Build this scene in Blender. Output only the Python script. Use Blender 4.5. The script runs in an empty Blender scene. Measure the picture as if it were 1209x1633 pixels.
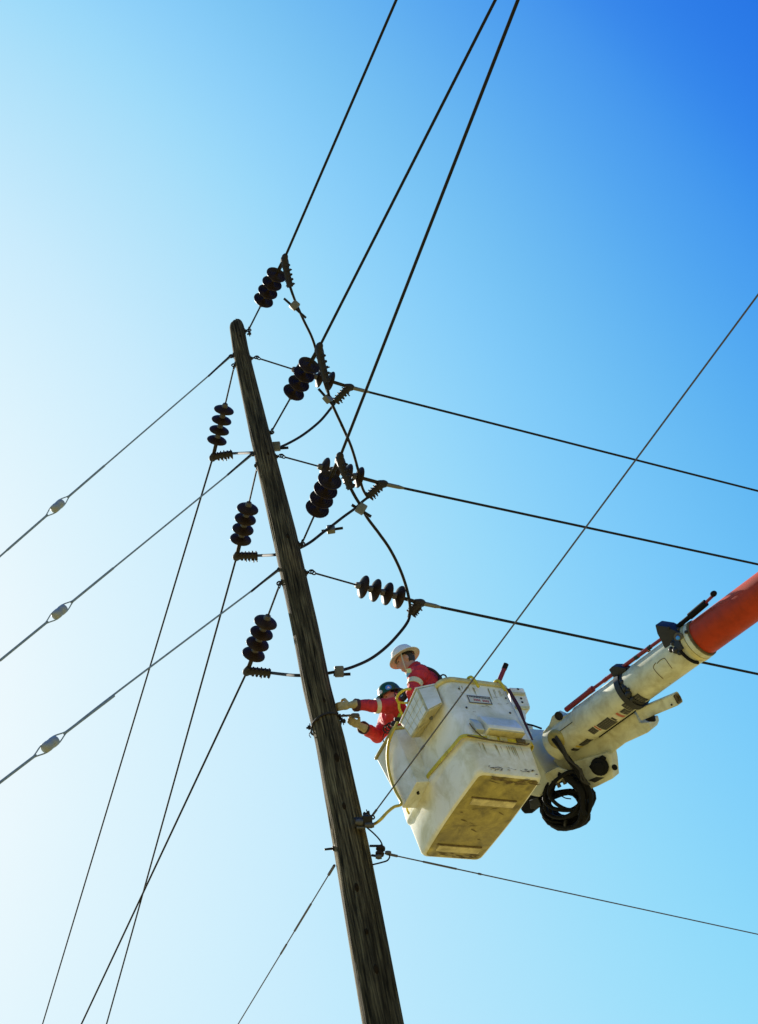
import bpy, bmesh, math, random
from math import radians, sin, cos, pi, hypot
from mathutils import Vector, Matrix, noise
random.seed(7)
SC = bpy.context.scene
COL = SC.collection

# ------------------------------------------------------------------ camera
ROLL, PITCH, FPX = radians(16.1356), radians(45.0), 2200.0
_F = Vector((0, cos(PITCH), sin(PITCH))); _U = Vector((0, -sin(PITCH), cos(PITCH))); _R = Vector((1, 0, 0))
CX = _R * cos(ROLL) - _U * sin(ROLL); CY = _R * sin(ROLL) + _U * cos(ROLL)
CAM = Vector((0, 0, 1.6))
cam = bpy.data.cameras.new('camera'); cam.sensor_fit = 'VERTICAL'; cam.sensor_height = 36.0
cam.lens = FPX / 1633 * 36; cam.clip_start = 0.1; cam.clip_end = 3000
camo = bpy.data.objects.new('camera', cam); COL.objects.link(camo)
camo.matrix_world = Matrix(((CX.x, CY.x, -_F.x, CAM.x), (CX.y, CY.y, -_F.y, CAM.y), (CX.z, CY.z, -_F.z, CAM.z), (0, 0, 0, 1)))
SC.camera = camo

# ------------------------------------------------------------------ sky, sun, exposure
SUN_EL, SUN_AZ = radians(40), radians(-42)          # azimuth from +Y, negative to the left
SKY_GAIN = 0.40
world = bpy.data.worlds.new("World"); SC.world = world; world.use_nodes = True
nt = world.node_tree; nd = nt.nodes; ln = nt.links
sky = nd.new('ShaderNodeTexSky'); sky.sky_type = 'NISHITA'; sky.sun_disc = False
sky.sun_elevation = SUN_EL; sky.sun_rotation = SUN_AZ; sky.dust_density = 3.0; sky.air_density = 1.0; sky.ozone_density = 1.0; sky.altitude = 0
bg = nd['Background']; bg.inputs[1].default_value = 0.1
sep = nd.new('ShaderNodeSeparateColor'); comb = nd.new('ShaderNodeCombineColor')
ln.new(sky.outputs[0], sep.inputs[0])
CURVES = (((0, 0), (.11, .008), (.152, .023), (.188, .067), (.248, .157), (.298, .226), (.348, .290), (.40, .350), (.45, .402), (.52, .460), (.62, .528), (.754, .600), (1.33, .765), (2.5, .97)),
          ((0, 0), (.12, .06), (.196, .188), (.234, .337), (.296, .523), (.334, .598), (.37, .652), (.41, .702), (.47, .744), (.56, .786), (.72, .839), (1.21, .914), (2.5, 1.0)),
          ((0, 0), (.2, .52), (.302, .791), (.345, .86), (.41, .905), (.45, .945), (.55, .957), (.757, .98), (1.2, .985), (2.5, 1.0)))
for i, cv in enumerate(CURVES):
    sc_ = nd.new('ShaderNodeMath'); sc_.operation = 'MULTIPLY'; sc_.inputs[1].default_value = 0.1 / 2.5; sc_.use_clamp = True
    fc = nd.new('ShaderNodeFloatCurve'); cu = fc.mapping.curves[0]
    pts = [(x / 2.5, y) for x, y in cv]
    cu.points[0].location = pts[0]; cu.points[1].location = pts[-1]
    for p in pts[1:-1]: cu.points.new(*p)
    for p in cu.points: p.handle_type = 'AUTO_CLAMPED'
    fc.mapping.update()
    ml = nd.new('ShaderNodeMath'); ml.operation = 'MULTIPLY'; ml.inputs[1].default_value = 10 * SKY_GAIN
    ln.new(sep.outputs[i], sc_.inputs[0]); ln.new(sc_.outputs[0], fc.inputs['Value']); ln.new(fc.outputs[0], ml.inputs[0]); ln.new(ml.outputs[0], comb.inputs[i])
ln.new(comb.outputs[0], bg.inputs[0])
sun = bpy.data.lights.new('sun', 'SUN'); sun.energy = 4.6; sun.angle = radians(0.5); sun.color = (1, .93, .80)
suno = bpy.data.objects.new('sun', sun); COL.objects.link(suno)
SUN = Vector((sin(SUN_AZ) * cos(SUN_EL), cos(SUN_AZ) * cos(SUN_EL), sin(SUN_EL)))
suno.rotation_euler = SUN.to_track_quat('Z', 'Y').to_euler(); suno.location = SUN * 60
vs = SC.view_settings; vs.view_transform = 'Standard'; vs.look = 'None'; vs.gamma = 1; vs.use_curve_mapping = False
vs.exposure = math.log2(1 / SKY_GAIN)

# ------------------------------------------------------------------ placing: a pixel of the photo and a distance give a point of the place
def ray(px, py): return _F + CX * ((px - 604.5) / FPX) + CY * ((816.5 - py) / FPX)
def P(px, py, d): return CAM + ray(px, py) * d
def proj(p):
    v = p - CAM; d = v.dot(_F); return 604.5 + FPX * v.dot(CX) / d, 816.5 - FPX * v.dot(CY) / d, d
def at_z(px, py, z):
    q = ray(px, py); return CAM + q * ((z - 1.6) / q.z)
def on_plane(px, py, p0, n):
    q = ray(px, py); return CAM + q * ((p0 - CAM).dot(n) / q.dot(n))
def smooth_path(pts, n=8):
    out = []; m = len(pts)
    for i in range(m - 1):
        p0 = pts[max(i - 1, 0)]; p1 = pts[i]; p2 = pts[i + 1]; p3 = pts[min(i + 2, m - 1)]
        for k in range(n):
            t = k / n
            out.append(0.5 * ((2 * p1) + (p2 - p0) * t + (2 * p0 - 5 * p1 + 4 * p2 - p3) * t * t + (3 * p1 - p0 - 3 * p2 + p3) * t ** 3))
    out.append(pts[-1].copy()); return out

# ------------------------------------------------------------------ materials
def mat(name, col, rough=.6, metal=0.0, var=.0, scale=8.0, dirt=None, dirt_amt=.0, dirt_scale=3.0, bump=.0, bscale=40.0, stretch=None, coat=0.0, spec=.5):
    m = bpy.data.materials.new(name); m.use_nodes = True; t = m.node_tree; N = t.nodes; L = t.links
    b = N['Principled BSDF']; b.inputs['Roughness'].default_value = rough; b.inputs['Metallic'].default_value = metal
    b.inputs['Coat Weight'].default_value = coat; b.inputs['Specular IOR Level'].default_value = spec
    tc = N.new('ShaderNodeTexCoord'); mp = N.new('ShaderNodeMapping'); L.new(tc.outputs['Object'], mp.inputs[0])
    if stretch: mp.inputs['Scale'].default_value = stretch
    no = N.new('ShaderNodeTexNoise'); no.inputs['Scale'].default_value = scale; no.inputs['Detail'].default_value = 6; L.new(mp.outputs[0], no.inputs[0])
    rp = N.new('ShaderNodeValToRGB'); rp.color_ramp.elements[0].position = .3; rp.color_ramp.elements[1].position = .7
    rp.color_ramp.elements[0].color = (*[c * (1 - var) for c in col], 1); rp.color_ramp.elements[1].color = (*[min(1, c * (1 + var)) for c in col], 1)
    L.new(no.outputs[0], rp.inputs[0]); out = rp.outputs[0]
    if dirt:
        n2 = N.new('ShaderNodeTexNoise'); n2.inputs['Scale'].default_value = dirt_scale; n2.inputs['Detail'].default_value = 9; n2.inputs['Roughness'].default_value = .65; n2.inputs['Distortion'].default_value = .4; L.new(mp.outputs[0], n2.inputs[0])
        r2 = N.new('ShaderNodeValToRGB'); r2.color_ramp.elements[0].position = .62 - .32 * dirt_amt; r2.color_ramp.elements[1].position = .80 - .2 * dirt_amt
        r2.color_ramp.elements[1].color = (dirt_amt,) * 3 + (1,); r2.color_ramp.elements[0].color = (0, 0, 0, 1); L.new(n2.outputs[0], r2.inputs[0])
        mx = N.new('ShaderNodeMix'); mx.data_type = 'RGBA'; L.new(r2.outputs[0], mx.inputs[0]); L.new(out, mx.inputs[6]); mx.inputs[7].default_value = (*dirt, 1); out = mx.outputs[2]
    L.new(out, b.inputs['Base Color'])
    if bump:
        bp = N.new('ShaderNodeBump'); bp.inputs['Strength'].default_value = bump; bp.inputs['Distance'].default_value = .01
        n3 = N.new('ShaderNodeTexNoise'); n3.inputs['Scale'].default_value = bscale; n3.inputs['Detail'].default_value = 5; L.new(mp.outputs[0], n3.inputs[0]); L.new(n3.outputs[0], bp.inputs['Height']); L.new(bp.outputs[0], b.inputs['Normal'])
    return m
def wood_mat():
    m = bpy.data.materials.new('weathered_wood'); m.use_nodes = True; t = m.node_tree; N = t.nodes; L = t.links; b = N['Principled BSDF']
    tc = N.new('ShaderNodeTexCoord'); mp = N.new('ShaderNodeMapping'); mp.inputs['Scale'].default_value = (1, 1, .045); L.new(tc.outputs['Object'], mp.inputs[0])
    n1 = N.new('ShaderNodeTexNoise'); n1.inputs['Scale'].default_value = 58; n1.inputs['Detail'].default_value = 8; n1.inputs['Roughness'].default_value = .65; L.new(mp.outputs[0], n1.inputs[0])
    n2 = N.new('ShaderNodeTexNoise'); n2.inputs['Scale'].default_value = 1.1; n2.inputs['Detail'].default_value = 5; L.new(tc.outputs['Object'], n2.inputs[0])
    wv = N.new('ShaderNodeTexWave'); wv.wave_type = 'BANDS'; wv.bands_direction = 'X'; wv.inputs['Scale'].default_value = 14; wv.inputs['Distortion'].default_value = 9; wv.inputs['Detail'].default_value = 3; wv.inputs['Detail Scale'].default_value = 1.2
    mp2 = N.new('ShaderNodeMapping'); mp2.inputs['Scale'].default_value = (1, 1, .12); L.new(tc.outputs['Object'], mp2.inputs[0]); L.new(mp2.outputs[0], wv.inputs[0])
    r1 = N.new('ShaderNodeValToRGB'); e = r1.color_ramp.elements; e[0].position = .36; e[0].color = (.010, .009, .004, 1); e[1].position = .66; e[1].color = (.20, .165, .088, 1)
    k = e.new(.5); k.color = (.078, .062, .033, 1); L.new(n1.outputs[0], r1.inputs[0])
    r2 = N.new('ShaderNodeValToRGB'); r2.color_ramp.elements[0].position = .35; r2.color_ramp.elements[0].color = (.55, .55, .5, 1); r2.color_ramp.elements[1].position = .65; r2.color_ramp.elements[1].color = (1.2, 1.15, 1.0, 1); L.new(n2.outputs[0], r2.inputs[0])
    mx = N.new('ShaderNodeMix'); mx.data_type = 'RGBA'; mx.blend_type = 'MULTIPLY'; mx.inputs[0].default_value = 1; L.new(r1.outputs[0], mx.inputs[6]); L.new(r2.outputs[0], mx.inputs[7])
    r3 = N.new('ShaderNodeValToRGB'); r3.color_ramp.elements[0].color = (.6, .6, .6, 1); r3.color_ramp.elements[1].color = (1.15, 1.15, 1.1, 1); L.new(wv.outputs[1], r3.inputs[0])
    m2 = N.new('ShaderNodeMix'); m2.data_type = 'RGBA'; m2.blend_type = 'MULTIPLY'; m2.inputs[0].default_value = .8; L.new(mx.outputs[2], m2.inputs[6]); L.new(r3.outputs[0], m2.inputs[7])
    L.new(m2.outputs[2], b.inputs['Base Color']); b.inputs['Roughness'].default_value = .95; b.inputs['Specular IOR Level'].default_value = .1
    bp = N.new('ShaderNodeBump'); bp.inputs['Strength'].default_value = .7; bp.inputs['Distance'].default_value = .012; L.new(n1.outputs[0], bp.inputs['Height']); L.new(bp.outputs[0], b.inputs['Normal'])
    return m
M_ = dict(  # base colours of the real things

    wood=wood_mat(),
    wood_dark=mat('knot_wood', (.022, .014, .006), .95, var=.4, scale=40, spec=.03),
    steel=mat('galvanised_steel', (.09, .085, .07), .6, .3, var=.3, scale=30, dirt=(.07, .045, .025), dirt_amt=.5, dirt_scale=20),
    dark_steel=mat('dark_steel', (.024, .021, .017), .65, .1, var=.3, scale=30, spec=.25),
    porcelain=mat('brown_porcelain', (.026, .016, .009), .5, var=.3, scale=14, spec=.10, dirt=(.045, .038, .028), dirt_amt=.4, dirt_scale=14),
    wire=mat('dark_conductor', (.016, .015, .013), .85, 0, var=.05, scale=40, spec=.15),
    alu=mat('aluminium_fitting', (.125, .125, .095), .55, .2, var=.15, scale=30),
    neutral=mat('weathered_strand', (.065, .055, .05), .5, 0, var=.1, scale=40),
    guy=mat('guy_strand', (.20, .25, .25), .6, 0, var=.2, scale=40),
    guyblock=mat('grey_porcelain', (.26, .285, .275), .5, var=.12, scale=14, dirt=(.12, .12, .11), dirt_amt=.3, dirt_scale=12),
    white=mat('white_fibreglass', (.83, .83, .73), .5, var=.06, scale=3, dirt=(.40, .36, .12), dirt_amt=.6, dirt_scale=4.0, spec=.25),  # dirt mottling, its olive raised to put olive shade into the colour
    grey=mat('grey_fibreglass', (.50, .53, .45), .5, spec=.25, var=.06, scale=4, dirt=(.30, .27, .16), dirt_amt=.3, dirt_scale=6),
    cream=mat('cream_paint', (.62, .62, .44), .5, spec=.3, var=.07, scale=4, dirt=(.27, .23, .09), dirt_amt=.6, dirt_scale=7),
    dirty=mat('grimy_fibreglass', (.42, .345, .085), .6, var=.22, scale=6, dirt=(.06, .045, .02), dirt_amt=.75, dirt_scale=5, bump=.2),
    grime=mat('grime_run', (.42, .37, .17), .7, var=.2, scale=20),
    skid=mat('worn_skid', (.62, .54, .27), .6, var=.2, scale=10, dirt=(.16, .12, .04), dirt_amt=.6, dirt_scale=12),
    rimy=mat('yellowed_rim', (.60, .53, .24), .5, var=.15, scale=9, dirt=(.2, .15, .04), dirt_amt=.5, dirt_scale=14),
    yellow=mat('yellow_webbing', (.62, .50, .03), .6, var=.15, scale=22, dirt=(.16, .11, .02), dirt_amt=.5, dirt_scale=20),
    cable=mat('yellow_rubber', (.58, .43, .04), .5, var=.12, scale=25),
    rope=mat('tan_rope', (.34, .28, .13), .8, var=.2, scale=60),
    black=mat('black_rubber', (.006, .006, .006), .7, var=.3, scale=20, spec=.15),
    bracket=mat('black_bracket', (.012, .012, .011), .6, 0, var=.3, scale=25),
    orange=mat('orange_fibreglass', (.41, .037, .006), .5, spec=.18, var=.06, scale=5, dirt=(.22, .022, .005), dirt_amt=.6, dirt_scale=8),
    maroon=mat('maroon_fibreglass', (.21, .009, .014), .45, var=.15, scale=12),
    decal=mat('black_decal', (.025, .024, .02), .5), decal_line=mat('decal_lettering', (.10, .095, .07), .6), decal_red=mat('decal_red', (.42, .10, .06), .5), decal_white=mat('decal_white', (.6, .58, .45), .5), decal_yellow=mat('decal_yellow', (.55, .40, .05), .5),
    red=mat('red_coverall', (.50, .022, .028), .8, var=.22, scale=16, bump=.5, bscale=22),
    tape=mat('reflective_tape', (.62, .58, .36), .5, var=.1, scale=20),
    cuff=mat('dark_cuff', (.05, .012, .014), .8), harness=mat('black_harness', (.015, .015, .016), .7, var=.3, scale=20),
    skin=mat('skin', (.50, .27, .18), .55, var=.1, scale=14), hair=mat('dark_hair', (.028, .018, .012), .7, var=.4, scale=60),
    hatwhite=mat('white_helmet', (.82, .79, .68), .5, spec=.2, var=.05, scale=12, dirt=(.3, .27, .18), dirt_amt=.25, dirt_scale=12),
    hatcream=mat('helmet_underside', (.46, .44, .33), .7, var=.08, scale=14),
    hatgreen=mat('green_helmet', (.012, .085, .042), .4, var=.12, scale=12, spec=.25), stickblue=mat('blue_sticker', (.06, .30, .75), .6, spec=.2), stickwhite=mat('white_sticker', (.75, .75, .72), .4),
    glove=mat('leather_glove', (.42, .34, .16), .85, var=.25, scale=24, dirt=(.14, .09, .03), dirt_amt=.5, dirt_scale=18), gloveyel=mat('tan_leather_palm', (.30, .19, .04), .8, var=.25, scale=24),
    eye=mat('eye', (.02, .015, .01), .2), boot=mat('boot_leather', (.04, .025, .015), .6), lime=mat('lime_tape', (.35, .62, .05), .6), bluepatch=mat('blue_patch', (.10, .32, .60), .7), grnpatch=mat('pale_green_patch', (.45, .62, .38), .7),
    ground=mat('dry_grass_ground', (.235, .20, .07), .95, var=.35, scale=1.2, dirt=(.17, .13, .06), dirt_amt=.6, dirt_scale=.35, bump=.6, bscale=20),
    scuff_and_shadow=mat('scuff_marks_and_shadow', (.12, .085, .03), .8, var=.5, scale=20))  # scuffs and small dark parts, also the painted shadow beside the skid bars

# ------------------------------------------------------------------ mesh helpers
def frame(x, up=Vector((0, 0, 1))):
    x = x.normalized(); y = up.cross(x)
    if y.length < 1e-4: y = Vector((0, 1, 0)).cross(x)
    y.normalize(); return x, y, x.cross(y)
def tube(bm, pts, r, n=8, cap=True):
    rs = r if isinstance(r, (list, tuple)) else [r] * len(pts)
    rings = []; up = None
    for i, p in enumerate(pts):
        d = (pts[min(i + 1, len(pts) - 1)] - pts[max(i - 1, 0)])
        if d.length < 1e-9: d = Vector((0, 0, 1))
        d.normalize()
        if up is None: up = d.orthogonal().normalized()
        up = (up - d * up.dot(d)); up = up.normalized() if up.length > 1e-6 else d.orthogonal().normalized()
        w = d.cross(up)
        rings.append([bm.verts.new(p + (up * cos(2 * pi * k / n) + w * sin(2 * pi * k / n)) * rs[i]) for k in range(n)])
    for a, b in zip(rings, rings[1:]):
        for k in range(n): bm.faces.new((a[k], a[(k + 1) % n], b[(k + 1) % n], b[k]))
    if cap: bm.faces.new(rings[0][::-1]); bm.faces.new(rings[-1])
def lathe(bm, p, axis, prof, n=20):
    x, y, z = frame(axis); rings = []
    for s, r in prof:
        c = p + x * s
        rings.append([bm.verts.new(c + (y * cos(2 * pi * k / n) + z * sin(2 * pi * k / n)) * max(r, 1e-4)) for k in range(n)])
    for a, b in zip(rings, rings[1:]):
        for k in range(n): bm.faces.new((a[k], a[(k + 1) % n], b[(k + 1) % n], b[k]))
    bm.faces.new(rings[0][::-1]); bm.faces.new(rings[-1])
def box(bm, c, ex, ey, ez, bev=0.0):
    """c centre, ex, ey, ez half-axis vectors"""
    t = bmesh.new(); vs_ = {}
    for i in (-1, 1):
        for j in (-1, 1):
            for k in (-1, 1): vs_[i, j, k] = t.verts.new(c + ex * i + ey * j + ez * k)
    for f in (((-1,-1,-1),(-1,-1,1),(-1,1,1),(-1,1,-1)), ((1,-1,-1),(1,1,-1),(1,1,1),(1,-1,1)), ((-1,-1,-1),(1,-1,-1),(1,-1,1),(-1,-1,1)),
              ((-1,1,-1),(-1,1,1),(1,1,1),(1,1,-1)), ((-1,-1,-1),(-1,1,-1),(1,1,-1),(1,-1,-1)), ((-1,-1,1),(1,-1,1),(1,1,1),(-1,1,1))):
        t.faces.new([vs_[q] for q in f])
    if bev: bmesh.ops.bevel(t, geom=t.edges[:], offset=bev, segments=2, profile=.6, affect='EDGES')
    merge(bm, t)
def prism(bm, outline, vec, bev=0.0):
    t = bmesh.new(); a = [t.verts.new(p) for p in outline]; b = [t.verts.new(p + vec) for p in outline]; n = len(a)
    t.faces.new(a[::-1]); t.faces.new(b)
    for k in range(n): t.faces.new((a[k], a[(k + 1) % n], b[(k + 1) % n], b[k]))
    bmesh.ops.recalc_face_normals(t, faces=t.faces[:])
    if bev: bmesh.ops.bevel(t, geom=t.edges[:], offset=bev, segments=2, profile=.6, affect='EDGES')
    merge(bm, t)
def merge(bm, t):
    mp = {v: bm.verts.new(v.co) for v in t.verts}
    for f in t.faces:
        try: bm.faces.new([mp[v] for v in f.verts])
        except ValueError: pass
    t.free()
def ellipsoid(bm, c, ex, ey, ez, n=14, m=9):
    rings = []
    for i in range(1, m):
        a = pi * i / m
        rings.append([bm.verts.new(c + ez * cos(a) + (ex * cos(2 * pi * k / n) + ey * sin(2 * pi * k / n)) * sin(a)) for k in range(n)])
    t = bm.verts.new(c + ez); b = bm.verts.new(c - ez)
    for k in range(n): bm.faces.new((t, rings[0][k], rings[0][(k + 1) % n])); bm.faces.new((b, rings[-1][(k + 1) % n], rings[-1][k]))
    for r0, r1 in zip(rings, rings[1:]):
        for k in range(n): bm.faces.new((r0[k], r1[k], r1[(k + 1) % n], r0[(k + 1) % n]))
def torus(bm, c, axis, R, r, n=20, m=8, a0=0, a1=2 * pi):
    x, y, z = frame(axis); full = abs(a1 - a0 - 2 * pi) < 1e-6
    pts = [c + (y * cos(a0 + (a1 - a0) * k / n) + z * sin(a0 + (a1 - a0) * k / n)) * R for k in range(n + 1)]
    tube(bm, pts, r, m)
def root(name, loc, label, cat, group=None):
    o = bpy.data.objects.new(name, None); o.empty_display_size = .1; COL.objects.link(o); o.location = loc
    tag(o, label, cat, group); return o
def tag(o, label, cat, group=None):
    o['label'] = label; o['category'] = cat
    if group: o['group'] = group
    return o
def wpos(o):
    v = Vector((0, 0, 0))
    while o is not None: v = v + o.location; o = o.parent
    return v
def obj(name, bm, m, parent=None, loc=None, sharp=48):
    """world-space bmesh -> one object; origin at loc (or at the parent's)"""
    bmesh.ops.recalc_face_normals(bm, faces=bm.faces[:])
    base = wpos(parent) if parent is not None else Vector((0, 0, 0))
    org = loc if loc is not None else base
    bmesh.ops.translate(bm, verts=bm.verts[:], vec=-org)
    me = bpy.data.meshes.new(name); bm.to_mesh(me); bm.free()
    me.shade_smooth(); me.set_sharp_from_angle(angle=radians(sharp))
    for x in (m if isinstance(m, (list, tuple)) else [m]): me.materials.append(M_[x])
    o = bpy.data.objects.new(name, me); COL.objects.link(o)
    if parent is not None: o.parent = parent
    o.location = org - base
    return o
def tube_obj(name, pts, r, m, parent=None, n=8, loc=None):
    bm = bmesh.new(); tube(bm, pts, r, n); return obj(name, bm, m, parent, loc)

# ------------------------------------------------------------------ ground
bm = bmesh.new()
bmesh.ops.create_grid(bm, x_segments=60, y_segments=60, size=1500)
for v in bm.verts: v.co.z = -.02 + .02 * noise.noise(v.co * .01)
g = obj('ground', bm, 'ground'); g['kind'] = 'structure'; g['label'] = 'dry grass ground under the power lines'

# ------------------------------------------------------------------ utility pole
_h = ray(518, 1150); _k = 9.7 / hypot(_h.x, _h.y); PX, PY = _h.x * _k, _h.y * _k
PC = Vector((PX, PY, 0)); PN = Vector((PX, PY, 0)).normalized()
def pp(px, py, off=0.0): return on_plane(px, py, PC - PN * off, PN)      # on the upright plane through the pole, off metres nearer
TAB = []
for px, py, w in ((378, 524, 24), (384, 560, 26), (416, 700, 33), (453, 850, 40), (486.5, 1000, 44), (506, 1100, 46), (527, 1184, 49), (562, 1360, 58), (611, 1633, 67)):
    q = pp(px, py); TAB.append((q.z, q, w * .977 * proj(q)[2] / FPX / 2))
TAB.sort(key=lambda a: a[0])
d_ = (TAB[0][1] - TAB[1][1]); q0 = TAB[0][1] + d_ * (TAB[0][0] / (TAB[1][0] - TAB[0][0])) * .6; q0.z = -.1
TAB.insert(0, (-.1, q0, .19))
def pole_at(z):
    for a, b in zip(TAB, TAB[1:]):
        if z <= b[0]:
            t = (z - a[0]) / (b[0] - a[0]); return a[1].lerp(b[1], t), a[2] + (b[2] - a[2]) * t
    a, b = TAB[-2:]; t = (z - a[0]) / (b[0] - a[0]); return a[1].lerp(b[1], t), b[2]
ZTOP = pp(378, 510).z
PB = Vector((q0.x, q0.y, 0))
pole = root('utility_pole', PB, 'tall weathered dark wooden utility pole with a rounded top, leaning across the sky', 'utility pole')
bm = bmesh.new(); NS = 56; rings = []
zs = [-.1 + i * (ZTOP - .18 + .1) / 150 for i in range(151)]
for z in zs + [ZTOP - .13, ZTOP - .09, ZTOP - .05, ZTOP - .02, ZTOP]:
    c, r = pole_at(z); over = max(0, z - (ZTOP - .18)) / .18
    rr_ = r * math.sqrt(max(0.02, 1 - over ** 2.2)) if over > 0 else r
    ring = []
    for k in range(NS):
        a = 2 * pi * k / NS; dv = Vector((cos(a), sin(a), 0))
        n_ = noise.noise(Vector((cos(a) * 3.2, sin(a) * 3.2, z * .35))) * .03 + noise.noise(Vector((cos(a) * 11, sin(a) * 11, z * .5))) * .022
        cr = abs(noise.noise(Vector((cos(a) * 6 + 9, sin(a) * 6, z * .22)))); cr = -.10 * max(0, 1 - cr / .045)
        kn = noise.noise(Vector((cos(a) * 2.5 + 4, sin(a) * 2.5, z * 2.5))); kn = .05 * max(0, kn - .55)
        ring.append(bm.verts.new(c + dv * rr_ * (1 + n_ + cr + kn) + Vector((0, 0, over * (.035 * cos(a - 1) + .02 * noise.noise(Vector((cos(a) * 3, sin(a) * 3, 7))))))))
    rings.append(ring)
for a, b in zip(rings, rings[1:]):
    for k in range(NS): bm.faces.new((a[k], a[(k + 1) % NS], b[(k + 1) % NS], b[k]))
bm.faces.new(rings[-1])
obj('pole_shaft', bm, 'wood', pole, sharp=60)
# knots
for px, py, s in ((540, 1222, .05), (552, 1300, .035), (520, 1130, .03), (430, 735, .03), (462, 868, .035), (572, 1430, .04), (603, 1560, .04), (385, 545, .02), (588, 1500, .025)):
    q = pp(px, py); c, r = pole_at(q.z); off = q - c; lat = min(off.length, r * .9); fr = math.sqrt(r * r - lat * lat)
    p = q - PN * fr
    nrm = (p - c); nrm.z = 0; nrm.normalize(); side = Vector((0, 0, 1)).cross(nrm)
    bm = bmesh.new(); ellipsoid(bm, p, nrm * .008, side * s * .42, Vector((0, 0, s)), 12, 7); obj('knot', bm, 'wood_dark', pole)
# wire band round the pole near the workers
def band(z0, tilt, r_, m, name, turns=1.0):
    pts = []
    for k in range(int(40 * turns) + 1):
        a = 2 * pi * k / 40; z = z0 + tilt * cos(a + .4) + .008 * k / 40
        c, r = pole_at(z); pts.append(c + Vector((cos(a), sin(a), 0)) * (r * 1.03 + r_))
    return tube_obj(name, pts, r_, m, pole, 6)
zb = pp(520, 1158).z
band(zb, .03, .006, 'dark_steel', 'wire_band', 2.2)
for dx, dy in ((-22, 5), (-24, 9)):
    q = pp(520 + dx, 1158 + dy); tube_obj('wire_tail', smooth_path([q + Vector((.02, 0, .01)), q, q + Vector((-.02, -.01, -.03)), q + Vector((-.01, 0, -.06))], 4), .004, 'dark_steel', pole, 5)
# step bolts / through bolts with washers on the left edge and by the hands
def through_bolt(px, py, off, length, ax=None):
    q = pp(px, py, off); c, r = pole_at(q.z); nrm = ax or (q - c); nrm.z = 0; nrm.normalize(); bm = bmesh.new()
    lathe(bm, q - nrm * .03, nrm, [(0, .011), (.02, .011), (.02, .034), (.028, .034), (.028, .02), (.045, .02), (.045, .010), (length, .009)], 8)
    return obj('through_bolt', bm, 'dark_steel', pole)
through_bolt(533, 1353, .03, .11); through_bolt(494, 1160, .0, .06); through_bolt(587, 1297, .0, .04); through_bolt(398, 532, .02, .05); through_bolt(548, 1150, .0, .05)
bm = bmesh.new()
for k in range(7):
    q = pp(543 + random.uniform(-4, 6), 1150 + random.uniform(-9, 9), .03); e = Vector((random.uniform(-1, 1), random.uniform(-1, 1), random.uniform(-1, 1))).normalized() * .035
    tube(bm, smooth_path([q - e, q + Vector((0, 0, .015)), q + e], 3), .006, 6)
obj('hardware_cluster', bm, 'dark_steel', pole)

# ------------------------------------------------------------------ strings, conductors
DISC = [(-.052, .014), (-.05, .026), (-.03, .033), (-.014, .036), (-.008, .052), (.002, .078), (.012, .100), (.022, .113), (.031, .118), (.037, .117), (.037, .109), (.028, .097), (.034, .086), (.026, .075), (.034, .064), (.027, .051), (.035, .038), (.036, .022), (.06, .012), (.085, .012)]
def eyebolt(A, dirn):
    c, r = pole_at(A.z); bm = bmesh.new(); d = Vector((A.x - c.x, A.y - c.y, 0)).normalized()
    base = c + d * r * .9; base.z = A.z
    tip = A
    tube(bm, [base, tip - d * .012], .011, 8)
    lathe(bm, base + d * r * .08, d, [(0, .035), (.008, .035), (.008, .02), (.022, .02)], 8)
    torus(bm, tip + d * .008, d.cross(Vector((0, 0, 1))), .024, .008, 12, 6)
    obj('eye_bolt', bm, 'dark_steel', pole)
def dead_end_clamp(K, x, cd, L, parent, sleeve=None):
    """line clamp at K: bowed body, keeper with U-bolts along cd, wire along x"""
    bm = bmesh.new(); side = x.cross(cd); side = side.normalized() if side.length > .05 else x.orthogonal().normalized()
    body = smooth_path([K - x * .05, K + x * .01 + cd * .0, K + cd * L * .35, K + cd * L], 5)
    tube(bm, body, [.024, .028, .030, .033, .036, .038, .040, .042, .042, .040, .037, .035, .033, .031, .028, .022][:len(body)], 8)
    box(bm, K + cd * L * .58, cd * L * .42, side * .022, cd.cross(side) * .032, .006)
    ellipsoid(bm, K + x * .02, x * .06, side * .03, x.cross(side) * .044, 10, 7)
    o = obj('dead_end_clamp', bm, 'dark_steel', parent)
    out = (cd.cross(side)).normalized()
    if out.dot(x) < 0: out = -out
    for k in range(5):
        p = K + cd * (L * (.24 + .17 * k)); bm = bmesh.new()
        jt_ = random.uniform(-.016, .022)
        for s in (-1, 1): tube(bm, [p + side * .016 * s - out * (.04 + jt_ * .5), p + side * .016 * s + out * (.06 + jt_) + cd * jt_ * .5], .008, 6)
        tube(bm, [p - side * .022 - out * .03, p + side * .022 - out * .04], .009, 6)
        for s in (-1, 1): lathe(bm, p + side * .016 * s + out * .036, out, [(0, .015), (.014, .015)], 6)
        ub = obj('u_bolt', bm, 'dark_steel', o)
    if sleeve:
        bm = bmesh.new(); lathe(bm, K - x * .03, x, [(0, .014), (.03, .024), (sleeve * .8, .022), (sleeve, .014)], 10); obj('splice_sleeve', bm, 'alu', o)
KD = {}
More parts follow.
